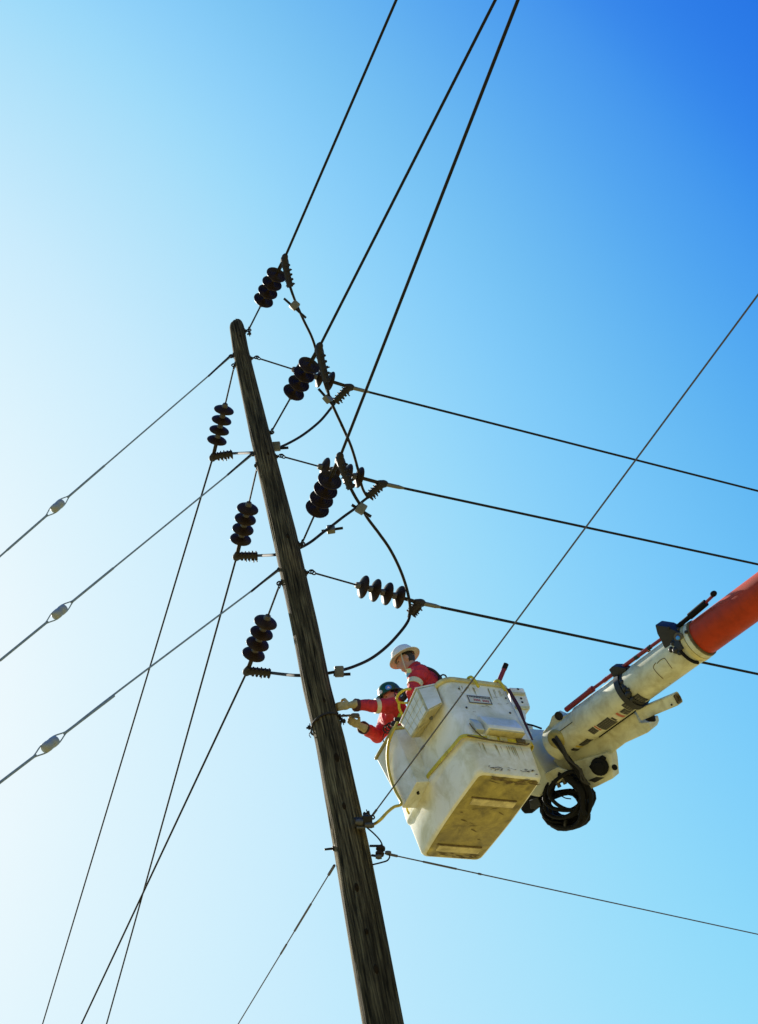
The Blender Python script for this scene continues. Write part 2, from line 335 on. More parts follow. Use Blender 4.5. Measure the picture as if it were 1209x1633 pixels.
def string(key, a, mid, k, e, comb, dz, label, wlabel, wr, ext, sleeve=None, wname='power_line'):
    A = pp(*a); E = at_z(*e, A.z + dz); n = Vector((E.y - A.y, A.x - E.x, 0)).normalized()
    c, r = pole_at(A.z); 
    K = on_plane(*k, A, n); x = (K - A).normalized(); Bm = on_plane(*mid, A, n); s = (Bm - A).dot(x) - .022; Lk = (K - A).length
    rt = root('insulator_string', A, label, 'insulator', 'insulator strings on the utility pole')
    eyebolt(A, E - A)
    s0 = s - 1.5 * .134 - .05
    bm = bmesh.new(); torus(bm, A + x * .03, x.cross(Vector((0, 0, 1))), .026, .007, 12, 6); tube(bm, [A + x * .05, A + x * s0], .0095, 6)
    obj('link_rod', bm, 'dark_steel', rt)
    for i in range(4):
        bm = bmesh.new(); lathe(bm, A + x * (s + (i - 1.5) * .134), x, DISC, 22); d = obj('insulator_disc', bm, 'porcelain', rt)
        bm = bmesh.new(); lathe(bm, A + x * (s + (i - 1.5) * .134), x, [(-.056, .012), (-.054, .028), (-.03, .0355), (-.014, .038)], 12); obj('disc_cap', bm, 'steel', d)
    s1 = s + 1.5 * .134 + .07
    bm = bmesh.new(); tube(bm, [A + x * s1, A + x * (Lk - .03)], .012, 6)
    sd = x.cross(Vector((0, 0, 1))).normalized()
    for q in (-1, 1): tube(bm, [A + x * s1 + sd * .016 * q, K + sd * .016 * q], .007, 6)
    obj('end_link', bm, 'dark_steel', rt)
    dK = proj(K)[2]; J = P(*comb, dK); cd = (J - K); L = cd.length; cd.normalize()
    dead_end_clamp(K, (E - K).normalized(), cd, L, rt, sleeve)
    wx = (E - K).normalized(); F_ = E + wx * ext
    pts = [K - wx * .02 + (F_ - K) * (t / 24) for t in range(25)]
    w = tube_obj(wname, pts, wr, 'wire', None, 8, K); tag(w, wlabel, 'power line', 'conductors leaving the pole')
    KD[key] = (K, J, x, wx)
string('S1', (396, 527), (430, 460), (453, 414), (632, 0), (463, 458), -.2, 'dark insulator string at the very top of the pole, rising toward the upper wire', 'overhead wire starting above the pole top, first of three rising to the top edge', .0145, 14)
string('S2', (432, 690), (480, 605), (508, 556), (790, 0), (521, 610), -.2, 'dark insulator string seen from below, middle of the three rising strings right of the pole', 'middle of the three overhead wires rising out of the top edge', .0145, 14)
string('S3', (481, 868), (514, 782), (541, 732), (826, 0), (560, 780), -.2, 'largest looking dark insulator string, lowest of the three rising strings right of the pole', 'overhead wire rising from the lowest rising string, crossing before the upper sideways wire', .0145, 14)
string('R1', (408, 570), (501, 599), (556, 617), (1209, 783), (534, 641), -.1, 'insulator string half hidden behind another, on the highest wire running to the right', 'highest of the three wires running sideways to the right edge', .0145, 16, .30)
string('R2', (447, 727), (545, 753), (609, 771), (1209, 900), (587, 792), -.1, 'insulator string partly covered by the large hanging one, on the middle wire to the right', 'middle of the three wires running sideways to the right edge', .0145, 16, .30)
string('R3', (495, 912), (607, 941), (668, 961), (1209, 1075), (654, 979), -.1, 'insulator string seen edge on above the workers, on the lowest sideways wire', 'lowest of the three sideways wires, passing behind the boom', .0145, 16, .28)
string('L1', (374, 582), (351, 675), (340, 728), (68, 1633), (371, 723), -.3, 'uppermost insulator string hanging down left of the pole', 'thin dark wire falling steepest to the lower left from the uppermost left string', .0115, 18)
string('L2', (411, 742), (390, 836), (378, 886), (170, 1633), (411, 886), -.3, 'middle insulator string hanging left of the pole beside the pale glow', 'wire falling to the bottom edge from the middle string left of the pole', .0115, 18)
string('L3', (447, 930), (415, 1019), (395, 1069), (130, 1633), (432, 1073), -.3, 'lowest insulator string hanging left of the pole, level with the white helmet', 'wire falling from the lowest left string, crossing another wire near the bottom', .0115, 18)

def connector(p, d, side, parent):
    bm = bmesh.new(); n = d.cross(side).normalized()
    box(bm, p, d * .042, side * .05, n * .028, .012); o = obj('wire_connector', bm, 'alu', parent); return o
def jumper(pts_px, d0, d1, label, r=.015, mids=None, conns=()):
    """pts_px from one clamp to the next; depth runs evenly from d0 to d1, mids overrides it at an index"""
    n = len(pts_px); ln_ = [0]
    for a, b in zip(pts_px, pts_px[1:]): ln_.append(ln_[-1] + hypot(b[0] - a[0], b[1] - a[1]))
    key = {0: d0, n - 1: d1}; key.update(mids or {}); ks = sorted(key)
    dep = []
    for i in range(n):
        for a, b in zip(ks, ks[1:]):
            if a <= i <= b: dep.append(key[a] + (key[b] - key[a]) * (ln_[i] - ln_[a]) / max(1e-6, ln_[b] - ln_[a])); break
    pts = [P(q[0], q[1], d) for q, d in zip(pts_px, dep)]
    rt = root('jumper_wire', pts[0], label, 'jumper wire', 'jumper wires round the pole')
    tube_obj('conductor', smooth_path(pts, 8), r, 'wire', rt, 8)
    for (cx, cy, tx, ty, ux, uy, i) in conns:              # connector centre, two tail ends
        d = dep[i]; c = P(cx, cy, d - .01); t0 = P(tx, ty, d - .015); t1 = P(ux, uy, d - .02)
        dd = (t1 - t0).normalized(); sd = (c - (t0 + dd * (c - t0).dot(dd)));
        sd = sd.normalized() if sd.length > .005 else dd.orthogonal().normalized()
        sd = (sd - dd * sd.dot(dd)).normalized()
        connector(c, dd, sd, rt)
        tube_obj('wire_tail', [t0, t1], r * .95, 'wire', rt, 8)
    return rt
def dp(v): return proj(v)[2]
kS1, kS2, kS3, kR1, kR2, kR3, kL1, kL2, kL3 = [dp(KD[k][1]) for k in ('S1', 'S2', 'S3', 'R1', 'R2', 'R3', 'L1', 'L2', 'L3')]
pd = lambda px, py: dp(pp(px, py))
jumper([(463, 458), (470, 478), (483, 508), (497, 537), (505, 562), (512, 592), (522, 624), (530, 639), (535, 642)], kS1, kR1, 'jumper hanging from the pole-top string past the second string to the upper right wire', conns=((470, 487, 453, 476, 488, 507, 1),))
jumper([(534, 643), (527, 652), (510, 672), (484, 693), (458, 708), (438, 716), (418, 720), (398, 722), (371, 723)], kR1, kL1, 'jumper sweeping from the upper right clamp behind the pole to the uppermost left string', mids={5: pd(440, 714) + .22, 7: pd(405, 722) + .25}, conns=((441, 712, 432, 716, 460, 714, 5),))
jumper([(521, 610), (525, 632), (534, 654), (547, 682), (560, 712), (570, 745), (577, 775), (583, 788), (588, 794)], kS2, kR2, 'jumper dropping from the middle rising string to the middle right clamp, crossing a wire', conns=((523, 636, 508, 620, 531, 646, 1),))
jumper([(587, 793), (578, 800), (566, 811), (548, 824), (530, 838), (514, 850), (496, 864), (478, 874), (455, 882), (435, 885), (411, 886)], kR2, kL2, 'jumper with a bolted joint sloping behind the pole from the middle right clamp', mids={7: pd(470, 874) + .25, 9: pd(442, 885) + .26}, conns=((528, 844, 513, 847, 547, 842, 4),))
jumper([(560, 780), (567, 793), (575, 806), (586, 826), (604, 850), (622, 876), (638, 908), (649, 940), (654, 968), (652, 984)], kS3, kR3, 'long jumper bowing right from the lowest rising string to the lowest right clamp', conns=((576, 811, 561, 805, 592, 824, 2),))
jumper([(654, 979), (651, 990), (640, 1006), (618, 1030), (592, 1050), (564, 1063), (540, 1070), (520, 1074), (495, 1076), (470, 1077), (432, 1073)], kR3, kL3, 'lowest jumper curving above the white helmet and behind the pole', mids={6: pd(545, 1070) + .1, 8: pd(505, 1076) + .28, 9: pd(478, 1077) + .28}, conns=((541, 1071, 532, 1076, 559, 1075, 6),))

# ------------------------------------------------------------------ guy wires with strain insulators
def guy(a, mid, e, ins, kink, label):
    A = pp(*a); da = dp(A); E = P(*e, da - 3.0)
    pxs = [a] + ([kink] if kink else []) + [e]
    n = (E - A).cross(Vector((0, 0, 1))).normalized()
    I = on_plane(*ins, A, n); x = (E - A).normalized()
    rt = root('guy_wire', A, label, 'guy wire', 'guy wires to the left of the pole')
    xs = (A - I).normalized(); y = xs.cross(ray(*ins).normalized()).normalized()
    up_pts = [A] + ([on_plane(*kink, A, n)] if kink else []) + [I + xs * .16]
    c, r = pole_at(A.z)
    tube_obj('upper_strand', smooth_path(up_pts, 6) if kink else up_pts, .0085, 'guy', rt, 6)
    F_ = E + x * ((E.z + .05) / max(.05, -x.z))
    xe = (F_ - I).normalized()
    tube_obj('lower_strand', [I + xe * .16, F_], .009, 'guy', rt, 6)
    for q0_, ax in ((I, xs), (I, xe)):
        bm = bmesh.new()
        for s in (-1, 1): tube(bm, smooth_path([q0_ + ax * .068 + y * .034 * s, q0_ + ax * .10 + y * .028 * s, q0_ + ax * .19 + y * .004 * s, q0_ + ax * .30], 4), .006, 5)
        tube(bm, [q0_ + ax * .18, q0_ + ax * .78], .0115, 6); obj('grip_loop', bm, 'guy', rt)
    bm = bmesh.new(); lathe(bm, I - xs * .09, xs, [(.012, .024), (.019, .036), (.026, .042), (.068, .044), (.076, .042), (.104, .042), (.112, .044), (.154, .042), (.161, .036), (.168, .024)], 14); obj('strain_insulator', bm, 'guyblock', rt)
    bm = bmesh.new(); d = (A - c); d.z = 0; d.normalize()
    tube(bm, [A - d * .06, A + d * .02], .012, 6); torus(bm, A, d.cross(Vector((0, 0, 1))), .026, .009, 12, 6); lathe(bm, A - d * .03, d, [(0, .035), (.01, .035)], 8)
    tube(bm, [A + x * .01 + y * .012, A + x * .5], .011, 6); obj('guy_hook', bm, 'dark_steel', rt)
guy((369, 568), None, (0, 890), (92, 807), None, 'uppermost guy wire with a grey block insulator, fixed near the pole top')
guy((404, 724), None, (0, 1053), (95, 976), None, 'middle guy wire with a grey block insulator, ending at the left edge')
guy((447, 908), None, (0, 1248), (80, 1187), (197, 1096), 'lowest and slightly kinked guy wire with the darkest block insulator')

# ------------------------------------------------------------------ neutral wires and their hardware at the pole
def wire_to(a, e, dz, r, ext, label, off=.05, grip=()):
    A = pp(*a, off); E = at_z(*e, A.z + dz); x = (E - A).normalized()
    w = root('neutral_wire', A, label, 'neutral wire', 'thin neutral wires at the lower pole')
    tube_obj('strand', [A, E, E + x * ext], r, 'neutral', w, 6)
    for s0, s1, rr_ in grip: tube_obj('grip_wrap', [A + x * s0, A + x * s1], rr_, 'neutral', w, 6)
    return A, E
n1, _ = wire_to((592, 1303), (1209, 470), -.05, .0062, 12, 'thin wire crossing in front of the white bucket up to the right edge', .16, ((.02, .10, .010), (.9, .95, .009), (1.62, 1.66, .008)))
n2, _ = wire_to((614, 1361), (1209, 1490), -.05, .0055, 16, 'thin wire below the bucket running to the lower right edge', .10, ((.02, .12, .011), (.38, .72, .0085), (.95, .98, .009)))
n3, _ = wire_to((534, 1379), (380, 1633), -.05, .0052, 18, 'thin wire leaving the pole bottom left to the bottom edge', .0, ((.01, .14, .012), (.55, .95, .009), (1.15, 1.3, .0085)))
C1 = pp(580, 1308, .15)
rt = root('wire_clamp', C1, 'dark clamp with a hook and ring on the pole below the bucket', 'clamp')
bm = bmesh.new(); box(bm, pp(578, 1311, .16), CX * .07, CY * .035, _F * .03, .01); box(bm, pp(586, 1309, .17), CX * .04, CY * .045, _F * .03, .012); obj('clamp_body', bm, 'dark_steel', rt)
bm = bmesh.new(); lathe(bm, pp(573, 1311, .19), -CX + CY * .1, [(-.03, .026), (0, .028), (.03, .020)], 10); obj('clamp_bushing', bm, 'steel', rt)
tube_obj('clamp_hook', smooth_path([pp(585, 1306, .17), pp(584, 1301, .17), pp(581, 1298, .17), pp(582, 1296, .17)], 5), [.014] * 6 + [.013] * 5 + [.012] * 5, 'dark_steel', rt, 8)
bm = bmesh.new(); tube(bm, [pp(590, 1308, .17), pp(594, 1304, .17)], .009, 6); torus(bm, pp(594.5, 1303.5, .17), _F, .014, .006, 12, 6); obj('eye_screw', bm, 'dark_steel', rt)
bm = bmesh.new(); lathe(bm, pp(588, 1316, .17), CX, [(-.03, .02), (.02, .026), (.045, .018)], 8); lathe(bm, pp(573, 1320, .165), CX, [(-.02, .014), (.05, .012)], 8); obj('clamp_bolt', bm, 'steel', rt)
C2 = pp(602, 1358, .1)
rt = root('spool_insulator', C2, 'small spool insulator in a steel clevis on the right side of the pole', 'insulator')
bm = bmesh.new(); ca, ra = pole_at(C2.z)
for a, b in (((590, 1349), (609, 1349)), ((593, 1364), (607, 1366))): tube(bm, [pp(*a, .07), pp(*b, .1)], .010, 6)
tube(bm, [pp(608, 1347, .1), pp(605, 1368, .1)], .008, 6); obj('clevis', bm, 'dark_steel', rt)
ax = (pp(605, 1367, .1) - pp(608, 1349, .1)); bm = bmesh.new(); lathe(bm, pp(607.5, 1351, .1), ax, [(0, .022), (.0, .036), (.022, .038), (.032, .02), (.042, .02), (.052, .036), (.072, .034), (.072, .015)], 14); obj('spool', bm, 'porcelain', rt)
bm = bmesh.new(); lathe(bm, pp(603, 1366, .1), -CX, [(-.03, .02), (0, .024), (.02, .016)], 10); lathe(bm, pp(614, 1360, .1), CX, [(0, .012), (.015, .018), (.04, .016), (.05, .01)], 8); obj('clevis_nut', bm, 'steel', rt)
w = tube_obj('bond_wire', smooth_path([pp(583, 1318, .16), pp(596, 1329, .15), (pp(606, 1340, .13)), pp(610, 1349, .12), pp(611, 1358, .11)], 6), .006, 'wire', None, 6, C2); tag(w, 'short thin wire curving from the dark clamp down to the spool insulator', 'wire')
w = tube_obj('bond_wire', smooth_path([pp(619, 1361, .1), pp(621.5, 1366, .1), pp(618, 1372, .1), pp(610, 1375, .09), pp(594, 1379, .06)], 6), .0065, 'wire', None, 6, C2); tag(w, 'short wire looping back into the pole under the spool insulator', 'wire')

# ------------------------------------------------------------------ aerial bucket (u along its length, v across, h up)
YAW = radians(-54.71); BL = Vector((cos(YAW), sin(YAW), 0)); BS = Vector((-BL.y, BL.x, 0)); UP = Vector((0, 0, 1)); BC = Vector((.0999, 10.034, 7.8277))
LEAN = -.085
def B(u, v, h):
    if v < 0: v -= .03 * u * min(1, -v / .3)          # the pole-side wall is splayed a little in plan
    return BC + BL * u + BS * (v + LEAN * h) + UP * h
def rrect(hu, hv, h, rad, n=5, cu=0.0, cv=0.0, mid=True):
    out = []
    for (su, sv, a0) in ((1, 1, 0), (-1, 1, 90), (-1, -1, 180), (1, -1, 270)):
        for k in range(n + 1):
            a = radians(a0 + 90 * k / n); out.append(B(cu + su * (hu - rad) + rad * cos(a), cv + sv * (hv - rad) + rad * sin(a), h))
    if mid: # a few points along the long sides, bowed outward as moulded walls are
        o2 = []
        for i, p in enumerate(out):
            o2.append(p); q = out[(i + 1) % len(out)]
            if (q - p).length > .5 * hu:
                for k in range(1, 10): o2.append(p.lerp(q, k / 10) + BS * ((1 if (p - B(0, 0, h)).dot(BS) > 0 else -1) * .016 * sin(pi * k / 10)))
        out = o2
    return out
def loft(bm, secs, close_first=True, close_last=True):
    rings = [[bm.verts.new(p) for p in s] for s in secs]; n = len(rings[0])
    for a, b in zip(rings, rings[1:]):
        for k in range(n): bm.faces.new((a[k], a[(k + 1) % n], b[(k + 1) % n], b[k]))
    if close_first: bm.faces.new(rings[0][::-1])
    if close_last: bm.faces.new(rings[-1])
bucket = root('aerial_bucket', B(0, 0, 0), 'white two-person fibreglass bucket with a grimy underside and yellow strap, held beside the pole', 'bucket')
bm = bmesh.new()
loft(bm, [rrect(.570, .278, 0, .045), rrect(.588, .294, .010, .055), rrect(.598, .303, .035, .05), rrect(.606, .310, .30, .045), rrect(.608, .312, .325, .045), rrect(.622, .322, .34, .05), rrect(.626, .325, .36, .055), rrect(.630, .327, .60, .08), rrect(.632, .328, .90, .12),
          rrect(.632, .328, .93, .12), rrect(.605, .302, .93, .11), rrect(.59, .29, .30, .08), rrect(.57, .27, .03, .05)])
obj('bucket_shell', bm, 'white', bucket, sharp=35)
bm = bmesh.new(); loft(bm, [rrect(.635, .331, .912, .12), rrect(.650, .345, .916, .13), rrect(.655, .350, .930, .13), rrect(.652, .347, .950, .13), rrect(.635, .33, .955, .12), rrect(.602, .298, .95, .11), rrect(.602, .298, .935, .11), rrect(.634, .33, .931, .12)], False, False)
obj('bucket_rim', bm, 'rimy', bucket, sharp=50)
bm = bmesh.new(); loft(bm, [rrect(.562, .270, -.004, .045), rrect(.568, .276, .002, .045)]); obj('bottom_plate', bm, 'dirty', bucket)
for u0 in (.235, -.43):
    bm = bmesh.new(); box(bm, B(u0, .0, -.008), BL * .038, BS * .205, UP * .009, .004); o = obj('skid_bar', bm, 'skid', bucket)
    bm = bmesh.new(); box(bm, B(u0 + .046, -.01, -.006), BL * .008, BS * .215, UP * .004, .0); obj('bar_shadow_strip', bm, 'scuff_and_shadow', o)  # dark strip paints the shadow line along the bar's edge
# scuffs on the underside and the lower front
rnd = random.Random(3)
def blotch(p0, ex, ey, nrm, n, s, name):
    bm = bmesh.new()
    for i in range(n):
        c = p0 + ex * rnd.uniform(-1, 1) + ey * rnd.uniform(-1, 1); L = s * rnd.uniform(.3, 1.2); a = rnd.uniform(-.5, .5); d = (ex.normalized() * cos(a) + ey.normalized() * sin(a)); w = nrm.cross(d) * s * rnd.uniform(.04, .22)
        q = [c - d * L, c - d * L * .3 + w, c + d * L * .5 + w * .7, c + d * L, c + d * L * .2 - w * .8, c - d * L * .6 - w]
        bm.faces.new([bm.verts.new(x + nrm * (.0012 + .0002 * i)) for x in q])
    return obj(name, bm, 'scuff_and_shadow', bucket)
blotch(B(.53, .05, -.005), BS * .2, BL * .03, -UP, 22, .06, 'scuff_patch')
blotch(B(-.52, .0, -.005), BS * .22, BL * .03, -UP, 18, .05, 'scuff_patch')
blotch(B(-.05, -.02, -.005), BS * .2, BL * .25, -UP, 9, .04, 'scuff_patch')
blotch(B(.6035, .03, .05), BS * .24, UP * .022, BL, 26, .026, 'scuff_patch')
def drips(u, v0, v1, h0, n, mm):
    bm = bmesh.new()
    for i in range(n):
        v = rnd.uniform(v0, v1); L = rnd.uniform(.03, .14); w = rnd.uniform(.002, .006); top = h0 + rnd.uniform(-.01, .01)
        bm.faces.new([bm.verts.new(B(u + .0006, a, b)) for a, b in ((v - w, top), (v + w, top), (v + w * .6, top - L * .6), (v, top - L), (v - w * .7, top - L * .5))])
    return obj('dirt_run', bm, mm, bucket)
drips(.6325, -.2, .2, .88, 13, 'grime'); drips(.609, -.22, .24, .29, 16, 'grime')
bm = bmesh.new()
for i in range(14):
    v, h = rnd.uniform(-.22, .22), rnd.uniform(.42, .88); L = rnd.uniform(.02, .07); a = rnd.uniform(-.6, .6); w = .0016
    if .34 < h < .6 and v > -.15: continue
    bm.faces.new([bm.verts.new(B(.6333, v + x * cos(a) - y * sin(a), h + x * sin(a) + y * cos(a))) for x, y in ((0, -w), (L, -w * .4), (L, w * .4), (0, w))])
obj('scratches', bm, 'scuff_and_shadow', bucket)
for v_, h_ in ((-.2, .64), (.21, .64), (-.2, .84), (.23, .80)):
    bm = bmesh.new(); lathe(bm, B(.630, v_, h_), BL, [(0, .010), (.006, .010), (.009, .006)], 8); obj('shell_bolt', bm, 'steel', bucket)
# yellow strap round the step of the shell
def strap_h(u, v): return .335 + (.075 * min(1, max(0, (.55 - u) / .55)) if v < .1 else 0)
bm = bmesh.new()
base = rrect(.628, .328, 0, .062, 6); n = len(base)
def strap_ring(off, dh):
    out = []
    for p in rrect(.630 + off, .332 + off, 0, .055 + off, 6):
        q = p - BC; u, v = q.dot(BL), q.dot(BS); hh = strap_h(u, v) + dh; out.append(B(u, v, hh))
    return out
loft(bm, [strap_ring(0, -.016), strap_ring(.007, -.015), strap_ring(.007, .015), strap_ring(0, .016)], False, False)
strap = obj('yellow_strap', bm, 'yellow', bucket)
for v0, w in ((-.10, .028), (-.06, .02), (.02, .035), (.19, .045), (.25, .03)):
    bm = bmesh.new(); box(bm, B(.640, v0, .335), BL * .009, BS * w, UP * .019, .004); obj('strap_buckle', bm, 'rimy' if w < .04 else 'scuff_and_shadow', strap)
tube_obj('strap_rope', smooth_path([B(.641, -.30, .33), B(.655, -.17, .30), B(.655, .0, .292), B(.65, .2, .29), B(.64, .27, .325)], 6), .007, 'scuff_and_shadow', bucket, 6)
tube_obj('loose_cord', smooth_path([B(.645, -.24, .46), B(.648, -.225, .40), B(.652, -.18, .33), B(.652, -.12, .30)], 5), .005, 'scuff_and_shadow', bucket, 6)
# moulded ledge on the near end, with a small foot beside it
bm = bmesh.new(); prism(bm, [B(u, -.13, h) for u, h in ((.61, .365), (.712, .375), (.716, .41), (.66, .54), (.615, .57))], BS * .345, .008); obj('moulded_ledge', bm, 'white', bucket, sharp=12)
bm = bmesh.new(); box(bm, B(.662, .045, .366), BL * .045, BS * .165, UP * .004, .002); obj('ledge_underside', bm, 'rimy', bucket)
bm = bmesh.new(); prism(bm, [B(u, -.215, h) for u, h in ((.61, .375), (.675, .38), (.665, .46), (.615, .55))], BS * .075, .008); obj('moulded_foot', bm, 'grey', bucket, sharp=12)
# plate with lettering too worn to read
bm = bmesh.new(); fp = [B(.634, -.155, .775 - .0), B(.634, .062, .785), B(.634, .062, .712), B(.634, -.155, .702)]; prism(bm, fp, BL * .004); pl = obj('warning_plate', bm, 'decal_white', bucket)
bm = bmesh.new()
for (v0, v1, h0, h1) in ((-.155, .062, .775, .785), (-.155, .062, .702, .712)): prism(bm, [B(.6382, v0, h0 - .006), B(.6382, v1, h1 - .006), B(.6382, v1, h1), B(.6382, v0, h0)], BL * .001)
for v0, h0 in ((-.155, .705), (.052, .715)): prism(bm, [B(.6382, v0, h0), B(.6382, v0 + .008, h0), B(.6382, v0 + .008, h0 + .07), B(.6382, v0, h0 + .07)], BL * .001)
for i in range(13):
    v0 = -.135 + i * .0145; prism(bm, [B(.6382, v0, .757), B(.6382, v0 + .009, .757), B(.6382, v0 + .009, .772), B(.6382, v0, .772)], BL * .001)
obj('plate_lettering', bm, 'decal', pl)
bm = bmesh.new()
for i in range(9):
    if i == 4: continue
    v0 = -.105 + i * .016; prism(bm, [B(.6382, v0, .722), B(.6382, v0 + .011, .722), B(.6382, v0 + .011, .744), B(.6382, v0, .744)], BL * .001)
obj('plate_lettering', bm, 'decal_red', pl)
# cords looped over the rim
for v0 in (-.06, .20):
    bm = bmesh.new(); tube(bm, smooth_path([B(.59, v0 - .015, .93), B(.63, v0 - .012, .972), B(.672, v0 - .005, .955), B(.682, v0 + .008, .90), B(.675, v0 + .018, .865), B(.668, v0 + .03, .86)], 5), .013, 8); obj('rim_cord', bm, 'yellow', bucket)
bm = bmesh.new(); prism(bm, [B(.645, .268, .90), B(.645, .302, .90), B(.645, .330, .70), B(.643, .318, .56), B(.641, .318, .36), B(.641, .302, .36), B(.643, .292, .68)], BL * .006); obj('dark_edge_strip', bm, 'cuff', bucket)  # dark red-brown strip down the right edge of the near end
# white stepped cover behind the far right corner, fixed to the mount
n_ = BL
cov = [(812,1096),(835,1097),(838.5,1105),(845,1124),(846,1130),(843,1133),(838.5,1134),(839.5,1145),(838,1153),(843,1160),(849,1168),(847,1178),(840,1185),(826,1150),(818,1127)]
P0 = B(.40, .40, .6); bm = bmesh.new(); prism(bm, [on_plane(x, y, P0, n_) for x, y in cov], -BL * .22, .012); cv = obj('stepped_cover', bm, 'white', bucket, sharp=12)
for x, y in ((826, 1099), (833, 1120), (831, 1114)):
    q = on_plane(x, y, P0, n_); bm = bmesh.new(); lathe(bm, q - BL * .002, BL, [(0, .011), (.006, .011), (.009, .006)], 8); obj('cover_bolt', bm, 'dark_steel', cv)
bm = bmesh.new(); prism(bm, [on_plane(x, y, P0 + BL * .004, n_) for x, y in ((816, 1104), (838, 1105), (837, 1109), (817, 1108))], BL * .006, .002); obj('cover_lip', bm, 'rimy', cv); bm = bmesh.new(); prism(bm, [on_plane(x, y, P0 + BL * .004, n_) for x, y in ((821, 1126), (845, 1127), (843, 1132), (822, 1130))], BL * .006, .002); obj('cover_lip', bm, 'rimy', cv)

# tool box and ribbed tray hung on the long side
def hexa(bm, o4, i4, bev=.01): # outer quad and inner quad in B coordinates
    t = bmesh.new(); a = [t.verts.new(p if isinstance(p, Vector) else B(*p)) for p in o4]; b = [t.verts.new(p if isinstance(p, Vector) else B(*p)) for p in i4]
    t.faces.new(a); t.faces.new(b[::-1])
    for k in range(4): t.faces.new((a[k], b[k], b[(k + 1) % 4], a[(k + 1) % 4]))
    bmesh.ops.recalc_face_normals(t, faces=t.faces[:])
    bmesh.ops.bevel(t, geom=t.edges[:], offset=bev, segments=2, profile=.6, affect='EDGES'); merge(bm, t)
def U(u, v, h): return (u, v - LEAN * h + (.03 * u if v < -.2 else 0), h)     # undo the lean: true v
tb = root('tool_box', B(-.2, -.4, .4), 'deep white tool box with dark lid edge hung on the bucket side toward the pole', 'tool box')
def bv(px, py, v): return on_plane(px, py, BC + BS * v, BS)
oT0, oT1, oB1, oB0 = bv(601, 1211, -.585), bv(629, 1164, -.55), bv(664, 1248, -.525), bv(642, 1289, -.555)
iT1, iB1, iB0 = bv(659, 1161, -.41), bv(688, 1246, -.35), bv(663, 1289, -.35); iT0 = oT0 + BS * .18 + BL * .03
nB = (oT0 - oB1).cross(oT1 - oB1).normalized(); q = ray(642, 1289); oB0 = CAM + q * ((oB1 - CAM).dot(nB) / q.dot(nB))    # keep the outer face flat
bm = bmesh.new(); hexa(bm, [oT0, oT1, oB1, oB0], [iT0, iT1, iB1, iB0], .008); obj('box_body', bm, 'white', tb, sharp=12)
ov = (oT0 - iT0).normalized() * .014; al = (oT1 - oT0).normalized() * .012
lid = [oT0 + ov - al, oT1 + ov + al, iT1 + al, iT0 - al]
bm = bmesh.new(); hexa(bm, [p + UP * .004 for p in lid], [p + UP * .030 for p in lid], .004); obj('box_lid', bm, 'dirty', tb, sharp=12)
bm = bmesh.new(); tube(bm, [oB0.lerp(oB1, .6).lerp(iB0.lerp(iB1, .6), .5) + UP * .02, oB0.lerp(oB1, .6).lerp(iB0.lerp(iB1, .6), .5) - UP * .015], .012, 8); obj('drain_plug', bm, 'dark_steel', tb)
bm = bmesh.new(); tube(bm, [B(*U(-.40, -.42, .40)), B(*U(-.405, -.42, .33)), B(*U(-.42, -.40, .31))], .010, 6); obj('hanger_cord', bm, 'yellow', tb)
tr = root('tool_tray', B(.15, -.4, .8), 'shallow white ribbed tray hooked over the bucket rim in front of the workers', 'tray')
O4 = [bv(665, 1098, -.565), bv(639, 1154, -.60), bv(656, 1177, -.59), bv(682, 1135, -.555)]
I4 = [bv(694, 1092, -.43), bv(664, 1152, -.415), bv(669, 1176, -.41), bv(706, 1122, -.425)]
bm = bmesh.new(); hexa(bm, O4, I4, .006); obj('tray_body', bm, 'skid', tr, sharp=12)
def bil(a, b): # point on the outer face of the tray
    A_, B_, C_, D_ = O4; return (A_.lerp(B_, a)).lerp(D_.lerp(C_, a), b)
fn = (bil(1, 0) - bil(0, 0)).cross(bil(0, 1) - bil(0, 0)).normalized()
if fn.dot(CAM - bil(.5, .5)) < 0: fn = -fn
me_n = 0
for i in range(5):
    for j in range(3):
        a0, a1, b0, b1 = .04 + i * .186, .04 + i * .186 + .170, .05 + j * .30, .05 + j * .30 + .275
        bm = bmesh.new(); prism(bm, [bil(a0, b0) - fn * .002, bil(a1, b0) - fn * .002, bil(a1, b1) - fn * .002, bil(a0, b1) - fn * .002], fn * .006, .002); obj('panel', bm, 'white', tr, sharp=12)
tl_ = [O4[0].lerp(I4[0], -.06), O4[1].lerp(I4[1], -.06), I4[1], I4[0]]
bm = bmesh.new(); hexa(bm, [p + UP * .002 for p in tl_], [p + UP * .016 for p in tl_], .003); obj('tray_lip', bm, 'white', tr, sharp=12)
bm = bmesh.new(); prism(bm, [O4[0].lerp(I4[0], .06).lerp(O4[3].lerp(I4[3], .06), .06) + BL * .003, O4[0].lerp(I4[0], .94).lerp(O4[3].lerp(I4[3], .94), .06) + BL * .003, O4[0].lerp(I4[0], .94).lerp(O4[3].lerp(I4[3], .94), .94) + BL * .003, O4[0].lerp(I4[0], .06).lerp(O4[3].lerp(I4[3], .06), .94) + BL * .003], BL * .006, .002); obj('end_panel', bm, 'white', tr, sharp=12)
bm = bmesh.new(); q = O4[3].lerp(I4[3], .6).lerp(O4[2].lerp(I4[2], .6), .3) - UP * .01; ellipsoid(bm, q, BL * .02, BS * .018, UP * .03, 8, 6); obj('tray_latch', bm, 'alu', tr)

